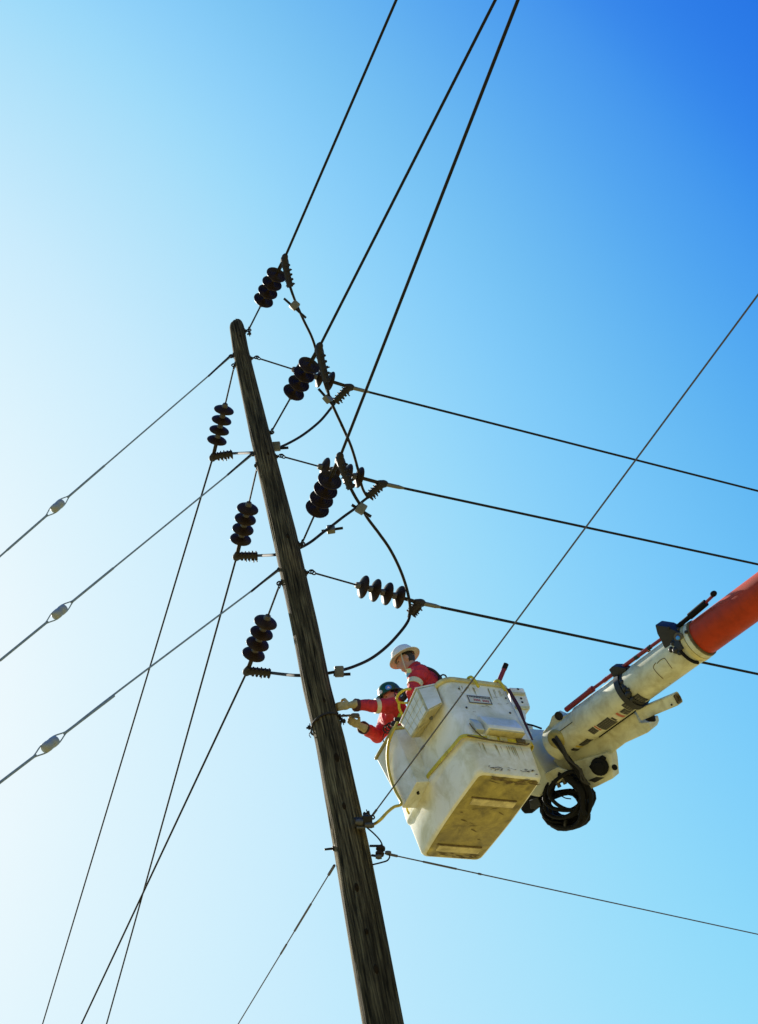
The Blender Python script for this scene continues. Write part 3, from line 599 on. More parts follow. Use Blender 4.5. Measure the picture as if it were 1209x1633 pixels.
# red stick standing in the bucket
q1 = P(806, 1062, dp(B(.45, .25, 1.15))); q2 = P(795.5, 1087, dp(B(.45, .25, 1.0)) + .02); dd = (q2 - q1).normalized()
st = root('hot_stick', q1 + dd * 1.0, 'short red rod with a black tip standing up out of the bucket corner', 'rod')
tube_obj('stick', [q1, q1 + dd * .85], .021, 'maroon', st, 12); tube_obj('stick_tip', [q1 - dd * .02, q1 + dd * .035], .024, 'black', st, 12); tube_obj('stick_ridge', [q1 + dd * .03 - _F * .018 + CX * .012, q1 + dd * .6 - _F * .018 + CX * .012], .006, 'maroon', st, 6)

# ------------------------------------------------------------------ boom
S0 = P(880, 1192, 11.9); S1 = P(1209, 951.5, 10.55); BA = (S1 - S0).normalized()
vw = (S0.lerp(S1, .4) - CAM).normalized(); CN = (-vw + BA * vw.dot(BA)).normalized(); BN = CN.cross(BA)
if BN.dot(CY) < 0: BN = -BN
def bp_(px, py, off=0.0): return on_plane(px, py, S0 + CN * off, CN)
def bt(px, py): return (bp_(px, py) - S0).dot(BA)
def rcyl(px, py, R):
    o = CAM - S0; d = ray(px, py); d = d.normalized()
    o2 = Vector((o.dot(BN), o.dot(CN))); d2 = Vector((d.dot(BN), d.dot(CN)))
    a = d2.dot(d2); b = o2.dot(d2); c = o2.dot(o2) - R * R; disc = b * b - a * c
    t = (-b - math.sqrt(max(0, disc))) / a; p = o + d * t
    return p.dot(BA), math.atan2(p.dot(BN), p.dot(CN))
def cyl(t, ang, R): return S0 + BA * t + (CN * cos(ang) + BN * sin(ang)) * R
RB = .156
boom = root('boom_arm', S0, 'white boom with an orange outer section reaching from the right edge to the bucket', 'boom')
tO = bt(1120, 1018); tS = bt(933, 1152); tE = bt(1209, 951) + 7.5
def btube(name, prof, m, n=48): bm = bmesh.new(); lathe(bm, S0, BA, prof, n); return obj(name, bm, m, boom, sharp=30)
btube('white_sleeve', [(tS - .02, RB - .01), (tS, RB), (tO - .075, RB), (tO - .07, RB - .003)], 'cream')
btube('tip_sleeve', [(.02, .12), (.04, .143), (tS - .012, .146), (tS - .004, .152), (tS + .012, .158), (tS + .016, .152)], 'cream')
btube('orange_tube', [(tO - .05, .140), (tO + .02, .148), (tO + .03, .150), (tE, .158), (tE + .02, .12)], 'orange')
btube('collar_ring', [(tO - .09, RB), (tO - .088, RB + .008), (tO - .055, RB + .008), (tO - .053, RB)], 'rimy'); btube('collar_ring', [(tO - .05, RB), (tO - .048, RB + .006), (tO - .012, RB + .006), (tO - .01, RB)], 'cream'); btube('collar_ring', [(tO - .006, .15), (tO - .004, RB + .004), (tO + .004, RB + .004), (tO + .008, .15)], 'scuff_and_shadow')
btube('boom_elbow', [(tE - .1, .165), (tE - .09, .19), (tE + .25, .19), (tE + .26, .15)], 'cream')
def patch(p0, p1, p2, R, m, parent=boom, name='warning_decal', lines=0, lm='decal_line'):
    t0, a0 = rcyl(*p0, R); t1, a1 = rcyl(*p1, R); t2, a2 = rcyl(*p2, R); A0 = (a0 + a1) / 2; A1 = a2
    def sheet(bm, ta, tb_, aa, ab, rr):
        g = [[bm.verts.new(cyl(ta + (tb_ - ta) * i / 4, aa + (ab - aa) * j / 6, rr + (0 if k else -.004))) for j in range(7)] for k in (1,) for i in range(5)]
        for i in range(4):
            for j in range(6): bm.faces.new((g[i][j], g[i + 1][j], g[i + 1][j + 1], g[i][j + 1]))
    bm = bmesh.new(); sheet(bm, t0, t1, A0, A1, R + .0025); o = obj(name, bm, m, parent)
    if lines:
        bm = bmesh.new()
        for i in range(lines):
            f = (i + .8) / (lines + .6); a = A0 + (A1 - A0) * f; da = abs(A1 - A0) * .10 / max(1, lines) * 2; x = t0 + (t1 - t0) * .08
            while x < t1 - (t1 - t0) * .1:
                L = rnd.uniform(.008, .026); sheet(bm, x, min(x + L, t1 - (t1 - t0) * .06), a - da, a + da, R + .0045); x += L + .007
        obj('decal_text', bm, lm, o)
    return o
patch((990, 1123.6), (1018, 1106), (1026, 1121), RB, 'decal', lines=5)
patch((987.5, 1134.5), (996, 1129.5), (1003.5, 1137), RB, 'decal', lines=2)
patch((981, 1138), (984.5, 1136), (996, 1142.5), RB, 'decal_red')
patch((971.5, 1143), (980, 1138.6), (992, 1146), RB, 'decal_white')
patch((973.5, 1145), (976.5, 1143.5), (984, 1148), RB + .002, 'decal')
patch((950, 1156), (970, 1144), (982, 1153), RB, 'decal', lines=5)
patch((947, 1158), (949, 1157), (959, 1164), RB, 'decal_red')
patch((937, 1164.3), (946, 1159), (955, 1165.5), RB, 'decal', lines=3)
patch((922, 1187.5), (937, 1178), (946, 1184), .147, 'decal', lines=4); patch((938, 1177.4), (940, 1176), (950, 1182), .147, 'decal_red'); patch((917, 1190), (920, 1188.2), (930, 1195), .147, 'decal_yellow')
patch((909.5, 1195.5), (915, 1192.6), (924, 1198.6), .147, 'decal', lines=2)
t0, a0 = rcyl(956, 1176, RB); t1, a1 = rcyl(1020, 1131, RB); tube_obj('edge_cable', [cyl(t0 + (t1 - t0) * i / 6, a0 + (a1 - a0) * i / 6, RB + .006) for i in range(7)], .006, 'black', boom, 6)
t0, a0 = rcyl(889, 1169, .147); t1, a1 = rcyl(919, 1147, .147); tube_obj('seam_groove', [cyl(t0, a0, .148), cyl(t1, a1, .148)], .003, 'black', boom, 5)
# worn outline of a removed plate
for pth in ([(1046, 1057), (1042, 1064), (1047, 1072), (1056, 1081), (1069, 1090)], [(1048, 1058), (1053, 1053), (1060, 1050), (1066, 1058), (1072, 1066)]):
    pts = []
    for q in pth: t, a = rcyl(*q, RB); pts.append(cyl(t, a, RB + .001))
    tube_obj('glue_outline', smooth_path(pts, 4), .003, 'scuff_and_shadow', boom, 5)
# black clamps
tC = bt(1008, 1101)
def ring_part(name, t, w, R, m, parent, a0=0, a1=2 * pi):
    bm = bmesh.new(); n = 40; secs = []
    for k in range(n + 1):
        a = a0 + (a1 - a0) * k / n; secs.append([bm.verts.new(cyl(t + dt, a, rr)) for dt, rr in ((-w, RB), (-w, R), (w, R), (w, RB))])
    for s_, e_ in zip(secs, secs[1:]):
        for k in range(4): bm.faces.new((s_[k], s_[(k + 1) % 4], e_[(k + 1) % 4], e_[k]))
    bm.faces.new(secs[0]); bm.faces.new(secs[-1][::-1]); return obj(name, bm, m, parent)
c1 = ring_part('stick_clamp', tC, .026, RB + .020, 'bracket', boom)
ring_part('clamp_strap', tC + .045, .012, RB + .008, 'bracket', c1)
bm = bmesh.new(); prism(bm, [bp_(x, y, -.02) for x, y in ((978, 1063), (983, 1058), (993, 1058), (1005, 1061), (1007, 1065), (1000, 1068), (996, 1074), (994, 1083), (990, 1084), (985, 1074))], CN * .09, .008); obj('clamp_head', bm, 'bracket', c1)
for (x, y, o_, s) in ((992, 1088, .12, .022), (996, 1098, .15, .025), (1002, 1107, .17, .028), (1001, 1100, .165, .018), (1008, 1115, .172, .02), (1003, 1066, .04, .018), (989, 1100, .13, .018)):
    bm = bmesh.new(); lathe(bm, bp_(x, y, o_), BA.lerp(CN, .5), [(-s, s * .7), (-s * .4, s), (s * .6, s), (s, s * .6)], 7); obj('clamp_knob', bm, 'bracket', c1)
tC2 = bt(1101, 1031)
c2 = ring_part('stick_clamp', tC2, .03, RB + .016, 'bracket', boom, .1, 2.6)
bm = bmesh.new(); prism(bm, [bp_(x, y, -.02) for x, y in ((1055.5, 989), (1075, 992), (1092, 1000), (1097, 1012), (1101, 1026), (1096, 1034), (1086, 1036), (1080, 1032), (1070, 1025), (1066, 1016), (1059, 1003))], CN * .14, .012); obj('clamp_head', bm, 'bracket', c2)
q = bp_(1083, 1016, .13); bm = bmesh.new(); lathe(bm, q, CN, [(0, .040), (.012, .040), (.012, .030), (.02, .024)], 14); o = obj('round_fitting', bm, 'steel', c2)
bm = bmesh.new(); lathe(bm, q + CN * .016, CN, [(0, .018), (.016, .015), (.02, .008)], 10); obj('fitting_cap', bm, 'stickblue', o)
for (x, y, o_, s) in ((1071, 1036, .13, .026), (1078, 1037, .15, .03), (1084, 1041, .16, .022), (1073, 1026, .13, .02), (1094, 1008, .13, .014), (1066, 1001, .12, .014), (1082, 1003, .13, .013)):
    bm = bmesh.new(); lathe(bm, bp_(x, y, o_), BA.lerp(CN, .6), [(-s, s * .7), (-s * .4, s), (s * .6, s), (s, s * .6)], 7); obj('clamp_knob', bm, 'bracket', c2)
pts = []
for q in ((1086, 1037), (1091, 1043), (1098, 1049), (1106, 1053.5), (1113, 1055)): t, a = rcyl(*q, RB); pts.append(cyl(t, a, RB + .012))
tube_obj('clamp_hose', smooth_path(pts, 5), .013, 'black', boom, 8)
# lug with pin on the upper side
bm = bmesh.new(); prism(bm, [bp_(x, y, -.05) for x, y in ((873, 1163), (884, 1150), (888, 1137), (894, 1132), (900, 1135), (906, 1137), (918, 1131), (925, 1140), (905, 1160), (885, 1172))], CN * .10, .012); lg = obj('pivot_lug', bm, 'cream', boom)
bm = bmesh.new(); q = bp_(891.5, 1141.5, .05); torus(bm, q + CN * .004, CN, .033, .007, 18, 6); lathe(bm, q, CN, [(0, .030), (.004, .030), (.004, .0)], 16); obj('pivot_pin', bm, 'dark_steel', lg)
# lower side: jib holder body, knob plate, square tube
def bprism(name, pts, off, th, m, bev=.012, parent=boom): bm = bmesh.new(); prism(bm, [bp_(x, y, off) for x, y in pts], CN * th, bev); return obj(name, bm, m, parent, sharp=12)
jb = bprism('jib_holder', [(898, 1200), (925, 1175), (1018, 1120), (1030, 1128), (1035, 1141), (1050, 1140), (1052, 1149), (1049, 1156), (1013, 1172.5), (986, 1193), (950, 1212), (920, 1222)], -.22, .20, 'cream', .014)
bprism('holder_mouth', [(1031, 1146), (1044, 1140), (1046.5, 1149), (1038, 1149)], .06, .034, 'black', .003, jb)
bm = bmesh.new(); tq0, tq1 = bp_(1022, 1138, -.02), bp_(1081, 1113.5, .03); td = (tq1 - tq0).normalized(); ts = CN.cross(td).normalized(); tn = td.cross(ts)
tc_ = tq0.lerp(tq1, .5); hl = (tq1 - tq0).length / 2; a_ = .048
loft_ = []
prof_o = [(-a_, -a_), (a_, -a_), (a_, a_), (-a_, a_)]
for (t_, k_) in ((-hl, 1), (hl, 1), (hl, .78), (-hl + .05, .78)):
    loft_.append([tc_ + td * t_ + ts * x * k_ + tn * y * k_ for x, y in prof_o])
loft(bm, loft_); bmesh.ops.bevel(bm, geom=[e for e in bm.edges], offset=.006, segments=2, affect='EDGES'); jt = obj('square_tube', bm, 'cream', boom)
bm = bmesh.new(); torus(bm, tq1 + td * .002, td, .032, .007, 16, 6); lathe(bm, tq1 - td * .03, td, [(0, .032), (.018, .032)], 16); obj('tube_mouth', bm, 'scuff_and_shadow', jt)
bm = bmesh.new(); q = bp_(1071, 1124, .075); lathe(bm, q, CN, [(-.02, .008), (.004, .008)], 8); obj('tube_bolt', bm, 'dark_steel', jt)
kp = bprism('knob_plate', [(926, 1206), (949, 1200), (978, 1192), (983.5, 1195), (985.5, 1206), (988, 1233), (962, 1246), (934, 1256.5), (928, 1243)], -.09, .13, 'cream', .01)
bm = bmesh.new(); q = bp_(957, 1222, .055); lathe(bm, q, CN.lerp(BA, .15), [(-.03, .05), (0, .078), (.012, .080), (.03, .074), (.036, .05), (.05, .045), (.055, .02)], 18); o = obj('black_knob', bm, 'black', kp)
bprism('knob_guard', [(940.5, 1221), (950, 1210), (961, 1204), (967, 1208), (964, 1226), (955, 1234), (947, 1231)], .045, .02, 'black', .004, kp)
bm = bmesh.new(); q = bp_(980.5, 1223.5, .038); lathe(bm, q, CN, [(0, .026), (.006, .026), (.006, .018)], 14); obj('plate_hole', bm, 'black', kp)
bprism('plate_decal', [(939, 1244), (951, 1239), (964, 1240), (949, 1248)], .041, .003, 'decal', 0, kp); bprism('plate_decal', [(932, 1250), (940, 1248), (942, 1251), (933, 1255)], .041, .003, 'decal', 0, kp)
# tip box between boom and bucket
tip = bprism('tip_box', [(845, 1161), (869, 1163), (876, 1168), (889, 1195), (912, 1229), (893, 1243), (889, 1250), (872, 1246), (861, 1243), (848, 1199)], -.20, .34, 'grey', .025)
bprism('tip_face', [(871, 1232), (890, 1222), (911, 1229), (893, 1247), (873, 1241)], .125, .03, 'cream', .012, tip)
bprism('mount_plate', [(838, 1150), (850, 1158), (858, 1200), (866, 1246), (858, 1262), (846, 1240), (838, 1190)], -.34, .18, 'grey', .01, tip)
bprism('swivel_block', [(862, 1243), (880, 1247), (888, 1252), (885, 1262), (872, 1275), (862, 1287), (850, 1288), (843, 1280), (849, 1266)], -.10, .16, 'black', .02, tip)
bprism('swivel_pin', [(846, 1275), (860, 1270), (866, 1282), (858, 1289), (848, 1288)], .07, .03, 'bracket', .01, tip)
bm = bmesh.new(); q = bp_(885.5, 1180, .15); lathe(bm, q, CN.lerp(BA, -.25), [(-.03, .085), (0, .082), (.012, .07), (.018, .04)], 18); obj('hose_port', bm, 'dirty', tip)
tube_obj('tip_strap', smooth_path([bp_(841, 1155, .17), bp_(850, 1157, .17), bp_(864, 1162, .16)], 4), .008, 'black', tip, 6)
# hoses: harness from the port, and the hanging coil
hz = root('hose_bundle', bp_(890, 1240, .12), 'coil of black hydraulic hoses hanging under the boom tip beside the bucket', 'hoses')
for i in range(9):
    j = lambda s=3.5: rnd.uniform(-s, s); o_ = .17 + rnd.uniform(-.02, .03)
    pts = [bp_(884 + j(), 1176 + j(), o_), bp_(895 + j(), 1192 + j(), o_ + .02), bp_(907 + j(), 1210 + j(), o_ + .02), bp_(920 + j(5), 1229 + j(), o_), bp_(930 + j(5), 1243 + j(), o_ - .02), bp_(936 + j(), 1252 + j(2), o_ - .04)]
    if i % 3 == 0: pts += [bp_(934 + j(), 1244, o_ - .02), bp_(924 + j(), 1226, o_)]
    tube_obj('supply_hose', smooth_path(pts, 5), .010 + .003 * (i % 2), 'black' if i % 2 else 'bracket', hz, 10)
for i in range(17):
    rx, ry = rnd.uniform(26, 39), rnd.uniform(30, 42); cx = 902 + rnd.uniform(-4, 5); cy = 1238 + ry + rnd.uniform(-6, 4); o_ = .06 + rnd.uniform(-.09, .10); ph = rnd.uniform(-.2, .2)
    if i > 13: rx, ry, cx, cy = rnd.uniform(30, 38), rnd.uniform(24, 30), 900 + rnd.uniform(-3, 3), 1290 + rnd.uniform(-3, 3)
    pts = []
    for k in range(25):
        a = 2 * pi * k / 24; pts.append(bp_(cx + rx * sin(a) + ph * 18 * cos(a) + 2.6 * sin(3 * a + i) + 1.2 * sin(5 * a + 2 * i), cy - ry * cos(a) + 2.4 * cos(2 * a + i) + 1.3 * sin(4 * a + i), o_ + .04 * sin(a + i)))
    tube_obj('hose_loop', pts, rnd.choice((.014, .017, .021)), 'black', hz, 10)
for i in range(8):
    j = lambda s=4: rnd.uniform(-s, s); o_ = .08 + rnd.uniform(-.06, .08)
    tube_obj('hose_loop', smooth_path([bp_(896 + j(6), 1236 + j(), o_), bp_(910 + j(6), 1242 + j(), o_), bp_(924 + j(), 1262 + j(), o_), bp_(932 + j(), 1285 + j(), o_), bp_(930 + j(5), 1303 + j(), o_)], 5), .021, 'black', hz, 10)
for (x, y, x2, y2) in ((922, 1258, 930, 1254), (872, 1262, 866, 1257), (905, 1317, 905, 1305), (934, 1300, 926, 1294)):
    bm = bmesh.new(); q, q2 = bp_(x, y, .06), bp_(x2, y2, .06); d = (q2 - q).cross(CN).normalized(); lathe(bm, q.lerp(q2, .5) - d * .012, d, [(0, .05), (.003, .056), (.021, .056), (.024, .05)], 12); obj('hose_tie', bm, 'bracket', hz)
for (x, y) in ((888, 1245), (897, 1240), (908, 1240)):
    bm = bmesh.new(); lathe(bm, bp_(x, y, .13), -BN.lerp(BA, .2), [(-.03, .016), (0, .016), (.0, .022), (.022, .022), (.022, .017), (.06, .017)], 6); obj('hose_coupling', bm, 'steel', hz)
tube_obj('thin_hose', smooth_path([bp_(878, 1258, .1), bp_(888, 1263, .12), bp_(900, 1272, .12), bp_(911, 1274, .1)], 5), .005, 'black', hz, 6)

# jib stick carried along the boom
js = root('jib_stick', bp_(903, 1132, 0), 'long maroon fibreglass stick clamped along the upper side of the boom', 'rod')
def jtube(name, a, b, r, m, n=12): return tube_obj(name, [bp_(*a, .02), bp_(*b, .02)], r, m, js, n)
jtube('stick_sleeve', (903, 1132), (941, 1102), .0235, 'maroon'); jtube('stick_sleeve', (940, 1102.5), (946, 1098), .027, 'maroon'); jtube('stick_rod', (944, 1099.5), (1074, 1005), .0145, 'maroon')
for a, b in (((963, 1086), (968, 1082)), ((1013, 1049.5), (1018, 1046)), ((1034, 1034), (1038, 1031))): jtube('rod_collar', a, b, .019, 'maroon' if a[0] < 1000 else 'bracket')
jtube('rod_thick', (968, 1082), (1034, 1034), .0175, 'maroon')
jtube('grip', (1074, 1005), (1106, 978.5), .0195, 'black'); jtube('grip_sleeve', (1100, 983), (1126, 961), .028, 'black'); jtube('rod_end', (1124, 962.5), (1137, 950), .0125, 'maroon')
bm = bmesh.new(); q = bp_(1138, 947, .02); ellipsoid(bm, q, BA * .030, CN * .024, BN * .024, 12, 8); obj('end_knob', bm, 'black', js)
# second bracket strap for the sleeve start
# ------------------------------------------------------------------ cables on the bucket
cb = tube_obj('grounding_cable', smooth_path([bv(634, 1152, -.50), bv(627, 1166, -.585), bv(620, 1185, -.61), bv(618, 1210, -.605), bv(622, 1237, -.595), bv(629, 1258, -.588), bv(640, 1281, -.585), P(628, 1287, 11.35), P(617, 1296, 11.2), P(608, 1306, 11.05), P(599, 1313, pd(590, 1310) - .16), P(590, 1316, pd(590, 1310) - .16)], 8), .013, 'cable', None, 8, bv(634, 1152, -.50))
tag(cb, 'yellow rubber cable looping down the tool box to the clamp on the pole', 'cable')

# ------------------------------------------------------------------ people
def eval_mesh(bm, mods, name):
    me = bpy.data.meshes.new(name); bm.to_mesh(me); bm.free(); o = bpy.data.objects.new(name, me); COL.objects.link(o)
    for f in mods: f(o)
    dg = bpy.context.evaluated_depsgraph_get(); dg.update(); m2 = bpy.data.meshes.new_from_object(o.evaluated_get(dg))
    bpy.data.objects.remove(o); bpy.data.meshes.remove(me); return m2
def skinned(chains, rootpt):
    """chains of (point, radius) as overlapping tapered limbs, fused later into one surface"""
    bm = bmesh.new(); done = set()
    for ch in chains:
        for (p, ra), (q, rb) in zip(ch, ch[1:]):
            k = (tuple(round(x, 4) for x in p), tuple(round(x, 4) for x in q))
            if k in done or (q - p).length < 1e-4: continue
            done.add(k); L = (q - p).length
            prof = [(-ra * cos(t), ra * sin(t)) for t in (0.08, .4, .8, 1.2)] + [(0, ra), (L, rb)] + [(L + rb * cos(t), rb * sin(t)) for t in (1.2, .8, .4, .08)]
            lathe(bm, p, q - p, prof, 16)
    bmesh.ops.recalc_face_normals(bm, faces=bm.faces[:])
    me = bpy.data.meshes.new('limbs'); bm.to_mesh(me); bm.free(); return me
def remeshed(meshes, extra, vox, name, sm=2):
    bm = bmesh.new()
    for m in meshes: bm.from_mesh(m); bpy.data.meshes.remove(m)
    extra(bm); bmesh.ops.recalc_face_normals(bm, faces=bm.faces[:])
    def mods(o):
        r = o.modifiers.new('re', 'REMESH'); r.mode = 'VOXEL'; r.voxel_size = vox; r.use_smooth_shade = True
        s = o.modifiers.new('sm', 'SMOOTH'); s.factor = .5; s.iterations = sm
    return eval_mesh(bm, [mods], name)
def link_mesh(name, me, mats, parent, org):
    me.name = name
    me.transform(Matrix.Translation(-org)); me.materials.clear()
    for x in mats: me.materials.append(M_[x])
    o = bpy.data.objects.new(name, me); COL.objects.link(o); o.parent = parent; o.location = org - wpos(parent); me.shade_smooth(); return o
def lim(a, b, ra, rb, n=3): return [(a.lerp(b, i / n), ra + (rb - ra) * i / n) for i in range(n + 1)]
def hand(parent, wrist, fwd, palm, thumb_side, curl, mats):
    """fwd: along the hand; palm: the way the palm faces; thumb_side: sideways towards the thumb"""
    fwd = fwd.normalized(); palm = (palm - fwd * palm.dot(fwd)).normalized(); sd = fwd.cross(palm).normalized()
    if sd.dot(thumb_side) < 0: sd = -sd
    k = wrist + fwd * .10; meshes = []
    for i, (off, L) in enumerate(((.034, .075), (.012, .083), (-.010, .078), (-.031, .062))):
        base = k + sd * off; d = fwd.copy(); pts = [(wrist + fwd * .05 + sd * off * .8, .012), (base, .0125)]; p = base
        for q, f in enumerate((.45, .32, .25)):
            a = curl * (.8 + .35 * q); d = (d * cos(a) + palm * sin(a)).normalized(); palm2 = palm
            p = p + d * L * f; pts.append((p, .0118 - .0012 * q))
            palm = (palm2 - d * palm2.dot(d)).normalized() if (palm2 - d * palm2.dot(d)).length > .05 else palm2
        palm = palm2 if False else (palm)
        meshes.append(skinned([pts], pts[0][0]))
        palm = hand_palm
    b0 = wrist + fwd * .035 + sd * .03; b1 = b0 + (sd * .8 + fwd * .5 + hand_palm * .3).normalized() * .045; b2 = b1 + (fwd * .8 + hand_palm * .6).normalized() * .032; b3 = b2 + (fwd * .4 + hand_palm * .9 - sd * .3).normalized() * .026
    meshes.append(skinned([[(b0, .016), (b1, .0145), (b2, .013), (b3, .0115)]], b0))
    def ex(bm):
        ellipsoid(bm, wrist + fwd * .058, fwd * .058, sd * .046, hand_palm * .02, 14, 10)
        ellipsoid(bm, wrist + fwd * .005, fwd * .04, sd * .032, hand_palm * .027, 14, 10)
        lathe(bm, wrist, -fwd, [(-.02, .030), (.0, .036), (.035, .042), (.062, .046), (.066, .042)], 16)
    me = remeshed(meshes, ex, .0045, 'glove')
    hp = hand_palm.copy(); o = None
    for v_ in me.vertices: v_.co = wrist + (v_.co - wrist) * .88
    org = wrist.copy(); fc = [(f.center.copy()) for f in me.polygons]
    o = link_mesh('glove', me, mats, parent, org)
    for f, c in zip(me.polygons, fc):
        v = c - wrist; f.material_index = 1 if (v.dot(hp) > .004 and v.dot(fwd) > .02) or v.dot(fwd) > .115 else 0
    return o
def make_hand(parent, wrist, fwd, palm, thumb_side, curl, mats=('glove', 'gloveyel')):
    global hand_palm
    f = fwd.normalized(); hand_palm = (palm - f * palm.dot(f)).normalized()
    return hand(parent, wrist, f, hand_palm.copy(), thumb_side, curl, mats)
def person(label, J, facing, hface, hup, tape_arms, hat, seed):
    """J: joint points of the figure in world metres"""
    up = UP; left = up.cross(facing).normalized()
    org = (J['la'] + J['ra']) / 2; rt = root('person', org, label, 'person')
    pel, ch, nk = J['pel'], J['ch'], J['nk']; sp = pel.lerp(ch, .5) - facing * .01
    chains = [[(pel, .135), (sp, .125), (ch, .135), (ch.lerp(nk, .55), .10), (nk, .058), (nk.lerp(J['hd'], .55), .055)]]
    for s in 'lr':
        sh, el, wr = J[s + 's'], J[s + 'e'], J[s + 'w']
        chains.append([(ch, .135), (ch.lerp(nk, .25).lerp(sh, .6), .095), (sh, .078)] + lim(sh, el, .072, .056)[1:] + lim(el, wr - (wr - el).normalized() * .075, .056, .046)[1:])
        hp, kn, an = pel + left * (.09 if s == 'l' else -.09) - UP * .06, J[s + 'k'], J[s + 'a']
        chains.append([(pel, .135), (hp, .105)] + lim(hp, kn, .10, .072)[1:] + lim(kn, an, .07, .055)[1:] + [(an + facing * .10 - UP * .045, .045), (an + facing * .17 - UP * .05, .036)])
    body = skinned(chains, pel)
    hd = J['hd']; hs = hup.cross(hface).normalized(); hf = hs.cross(hup).normalized(); hu = hup.normalized(); HK = .9; hS, hF, hU = hs, hf, hu; hs, hf, hu = hs * HK, hf * HK, hu * HK
    def ex(bm):
        ellipsoid(bm, hd + hu * .025 - hf * .012, hs * .076, hf * .096, hu * .098, 18, 12)          # skull
        ellipsoid(bm, hd - hu * .045 + hf * .032, hs * .058, hf * .062, hu * .074, 16, 12)          # face and jaw
        ellipsoid(bm, hd - hu * .095 + hf * .055, hs * .03, hf * .032, hu * .024, 10, 8)            # chin
        lathe(bm, hd + hu * .015 + hf * .083, (hf * .55 - hu), [(0, .009), (.03, .013), (.05, .017), (.058, .010)], 10)   # nose
        ellipsoid(bm, hd + hf * .082 - hu * .072, hs * .026, hf * .014, hu * .008, 10, 6); ellipsoid(bm, hd + hf * .081 - hu * .086, hs * .023, hf * .014, hu * .009, 10, 6)  # lips
        for s in (-1, 1):
            ellipsoid(bm, hd + hs * .078 * s - hu * .018 - hf * .008, hs * .012, hf * .020, hu * .033, 10, 8)   # ears
            ellipsoid(bm, hd + hs * .03 * s + hu * .022 + hf * .078, hs * .024, hf * .014, hu * .008, 10, 6)    # brows
    me = remeshed([body], ex, .0105, 'body', 4); hs, hf, hu = hS, hF, hU
    segs = [(J['ls'], J['le'], J['lw']), (J['rs'], J['re'], J['rw'])]
    cfs = [(f.center.copy()) for f in me.polygons]; nms = [f.normal.copy() for f in me.polygons]
    # cloth folds, pushed along the normal
    vn = [v.normal.copy() for v in me.vertices]
    hb = nk.lerp(hd, .25); hax = (hd - nk).normalized()
    for v, n_ in zip(me.vertices, vn):
        if (v.co - hb).dot(hax) > -.01: continue
        if any(tape_arms[k] and (v.co - segs[k][0]).dot(segs[k][1] - segs[k][0]) / (segs[k][1] - segs[k][0]).length_squared > tape_arms[k][0] - .08 and (v.co - segs[k][0]).dot(segs[k][1] - segs[k][0]) / (segs[k][1] - segs[k][0]).length_squared < tape_arms[k][1] + .08 and ((v.co - segs[k][0]) - (segs[k][1] - segs[k][0]) * ((v.co - segs[k][0]).dot(segs[k][1] - segs[k][0]) / (segs[k][1] - segs[k][0]).length_squared)).length < .10 for k in (0, 1)): continue
        q = v.co * 9 + Vector((seed, 0, 0)); w = noise.noise(q) * .013 + noise.noise(Vector((v.co.x * 26, v.co.y * 26, v.co.z * 40 + seed))) * .0055
        q3 = v.co * 16 + Vector((0, seed, 0)); w += (0.5 - abs(noise.noise(q3))) * .018
        v.co += n_ * w
    o = link_mesh('body', me, ['red', 'skin', 'hair', 'tape', 'boot'], rt, org)
    for f, c, n_ in zip(me.polygons, cfs, nms):
        i = 0
        if (c - hb).dot(hax) > 0:
            v = c - hd; i = 1
            if v.dot(hf) < .02 and v.dot(hu) > -.05 and abs(v.dot(hs)) < .076: i = 2 if v.dot(hf) < -.012 or v.dot(hu) > .027 else 1
            if abs(v.dot(hs)) > .071: i = 1
        elif c.z < org.z + .16 - .06: i = 4
        else:
            for si, (a, e_, w_) in enumerate(segs):
                if not tape_arms[si]: continue
                ax = (e_ - a); t = (c - a).dot(ax) / ax.length_squared
                dist = (c - a - ax * t).length
        f.material_index = i
    for s in (-1, 1):
        bm = bmesh.new(); ellipsoid(bm, hd + (hs * .031 * s + hu * .006 + hf * .079) * .9, hs * .010, hf * .006, hu * .0045, 10, 6); obj('eye', bm, 'eye', rt)
    bm = bmesh.new(); cn = (hd - nk).normalized(); x_, y_, z_ = frame(cn)
    for (o_, R_, th_) in ((.012, .070, .014), (.030, .066, .011)): torus(bm, nk + cn * o_, cn, R_, th_, 20, 8)
    bmesh.ops.scale(bm, vec=(1, 1, 1), verts=bm.verts[:]); obj('collar', bm, 'red', rt)
    for s in 'lr':
        e_, w_ = J[s + 'e'], J[s + 'w']; d = (w_ - e_).normalized()
        bm = bmesh.new(); lathe(bm, w_ - d * .055, d, [(-.02, .045), (-.015, .056), (.02, .058), (.028, .050), (.02, .044)], 16); obj('sleeve_cuff', bm, 'cuff', rt)
    for si, (a, e_, w_) in enumerate(segs):
        if tape_arms[si]:
            t0_, t1_ = tape_arms[si]; d = (e_ - a).normalized(); L_ = (e_ - a).length; bm = bmesh.new(); rA = .072 + (.056 - .072) * t0_; rB = .072 + (.056 - .072) * t1_
            lathe(bm, a + d * L_ * t0_, d, [(0, rA - .01), (.001, rA + .0065), ((t1_ - t0_) * L_ - .001, rB + .0065), ((t1_ - t0_) * L_, rB - .01)], 20); obj('reflective_band', bm, 'tape', rt)
    # helmet
    hc = hd + hu * .046 - hf * .008; hs, hf, hu = hs * .88, hf * .88, hu * .84
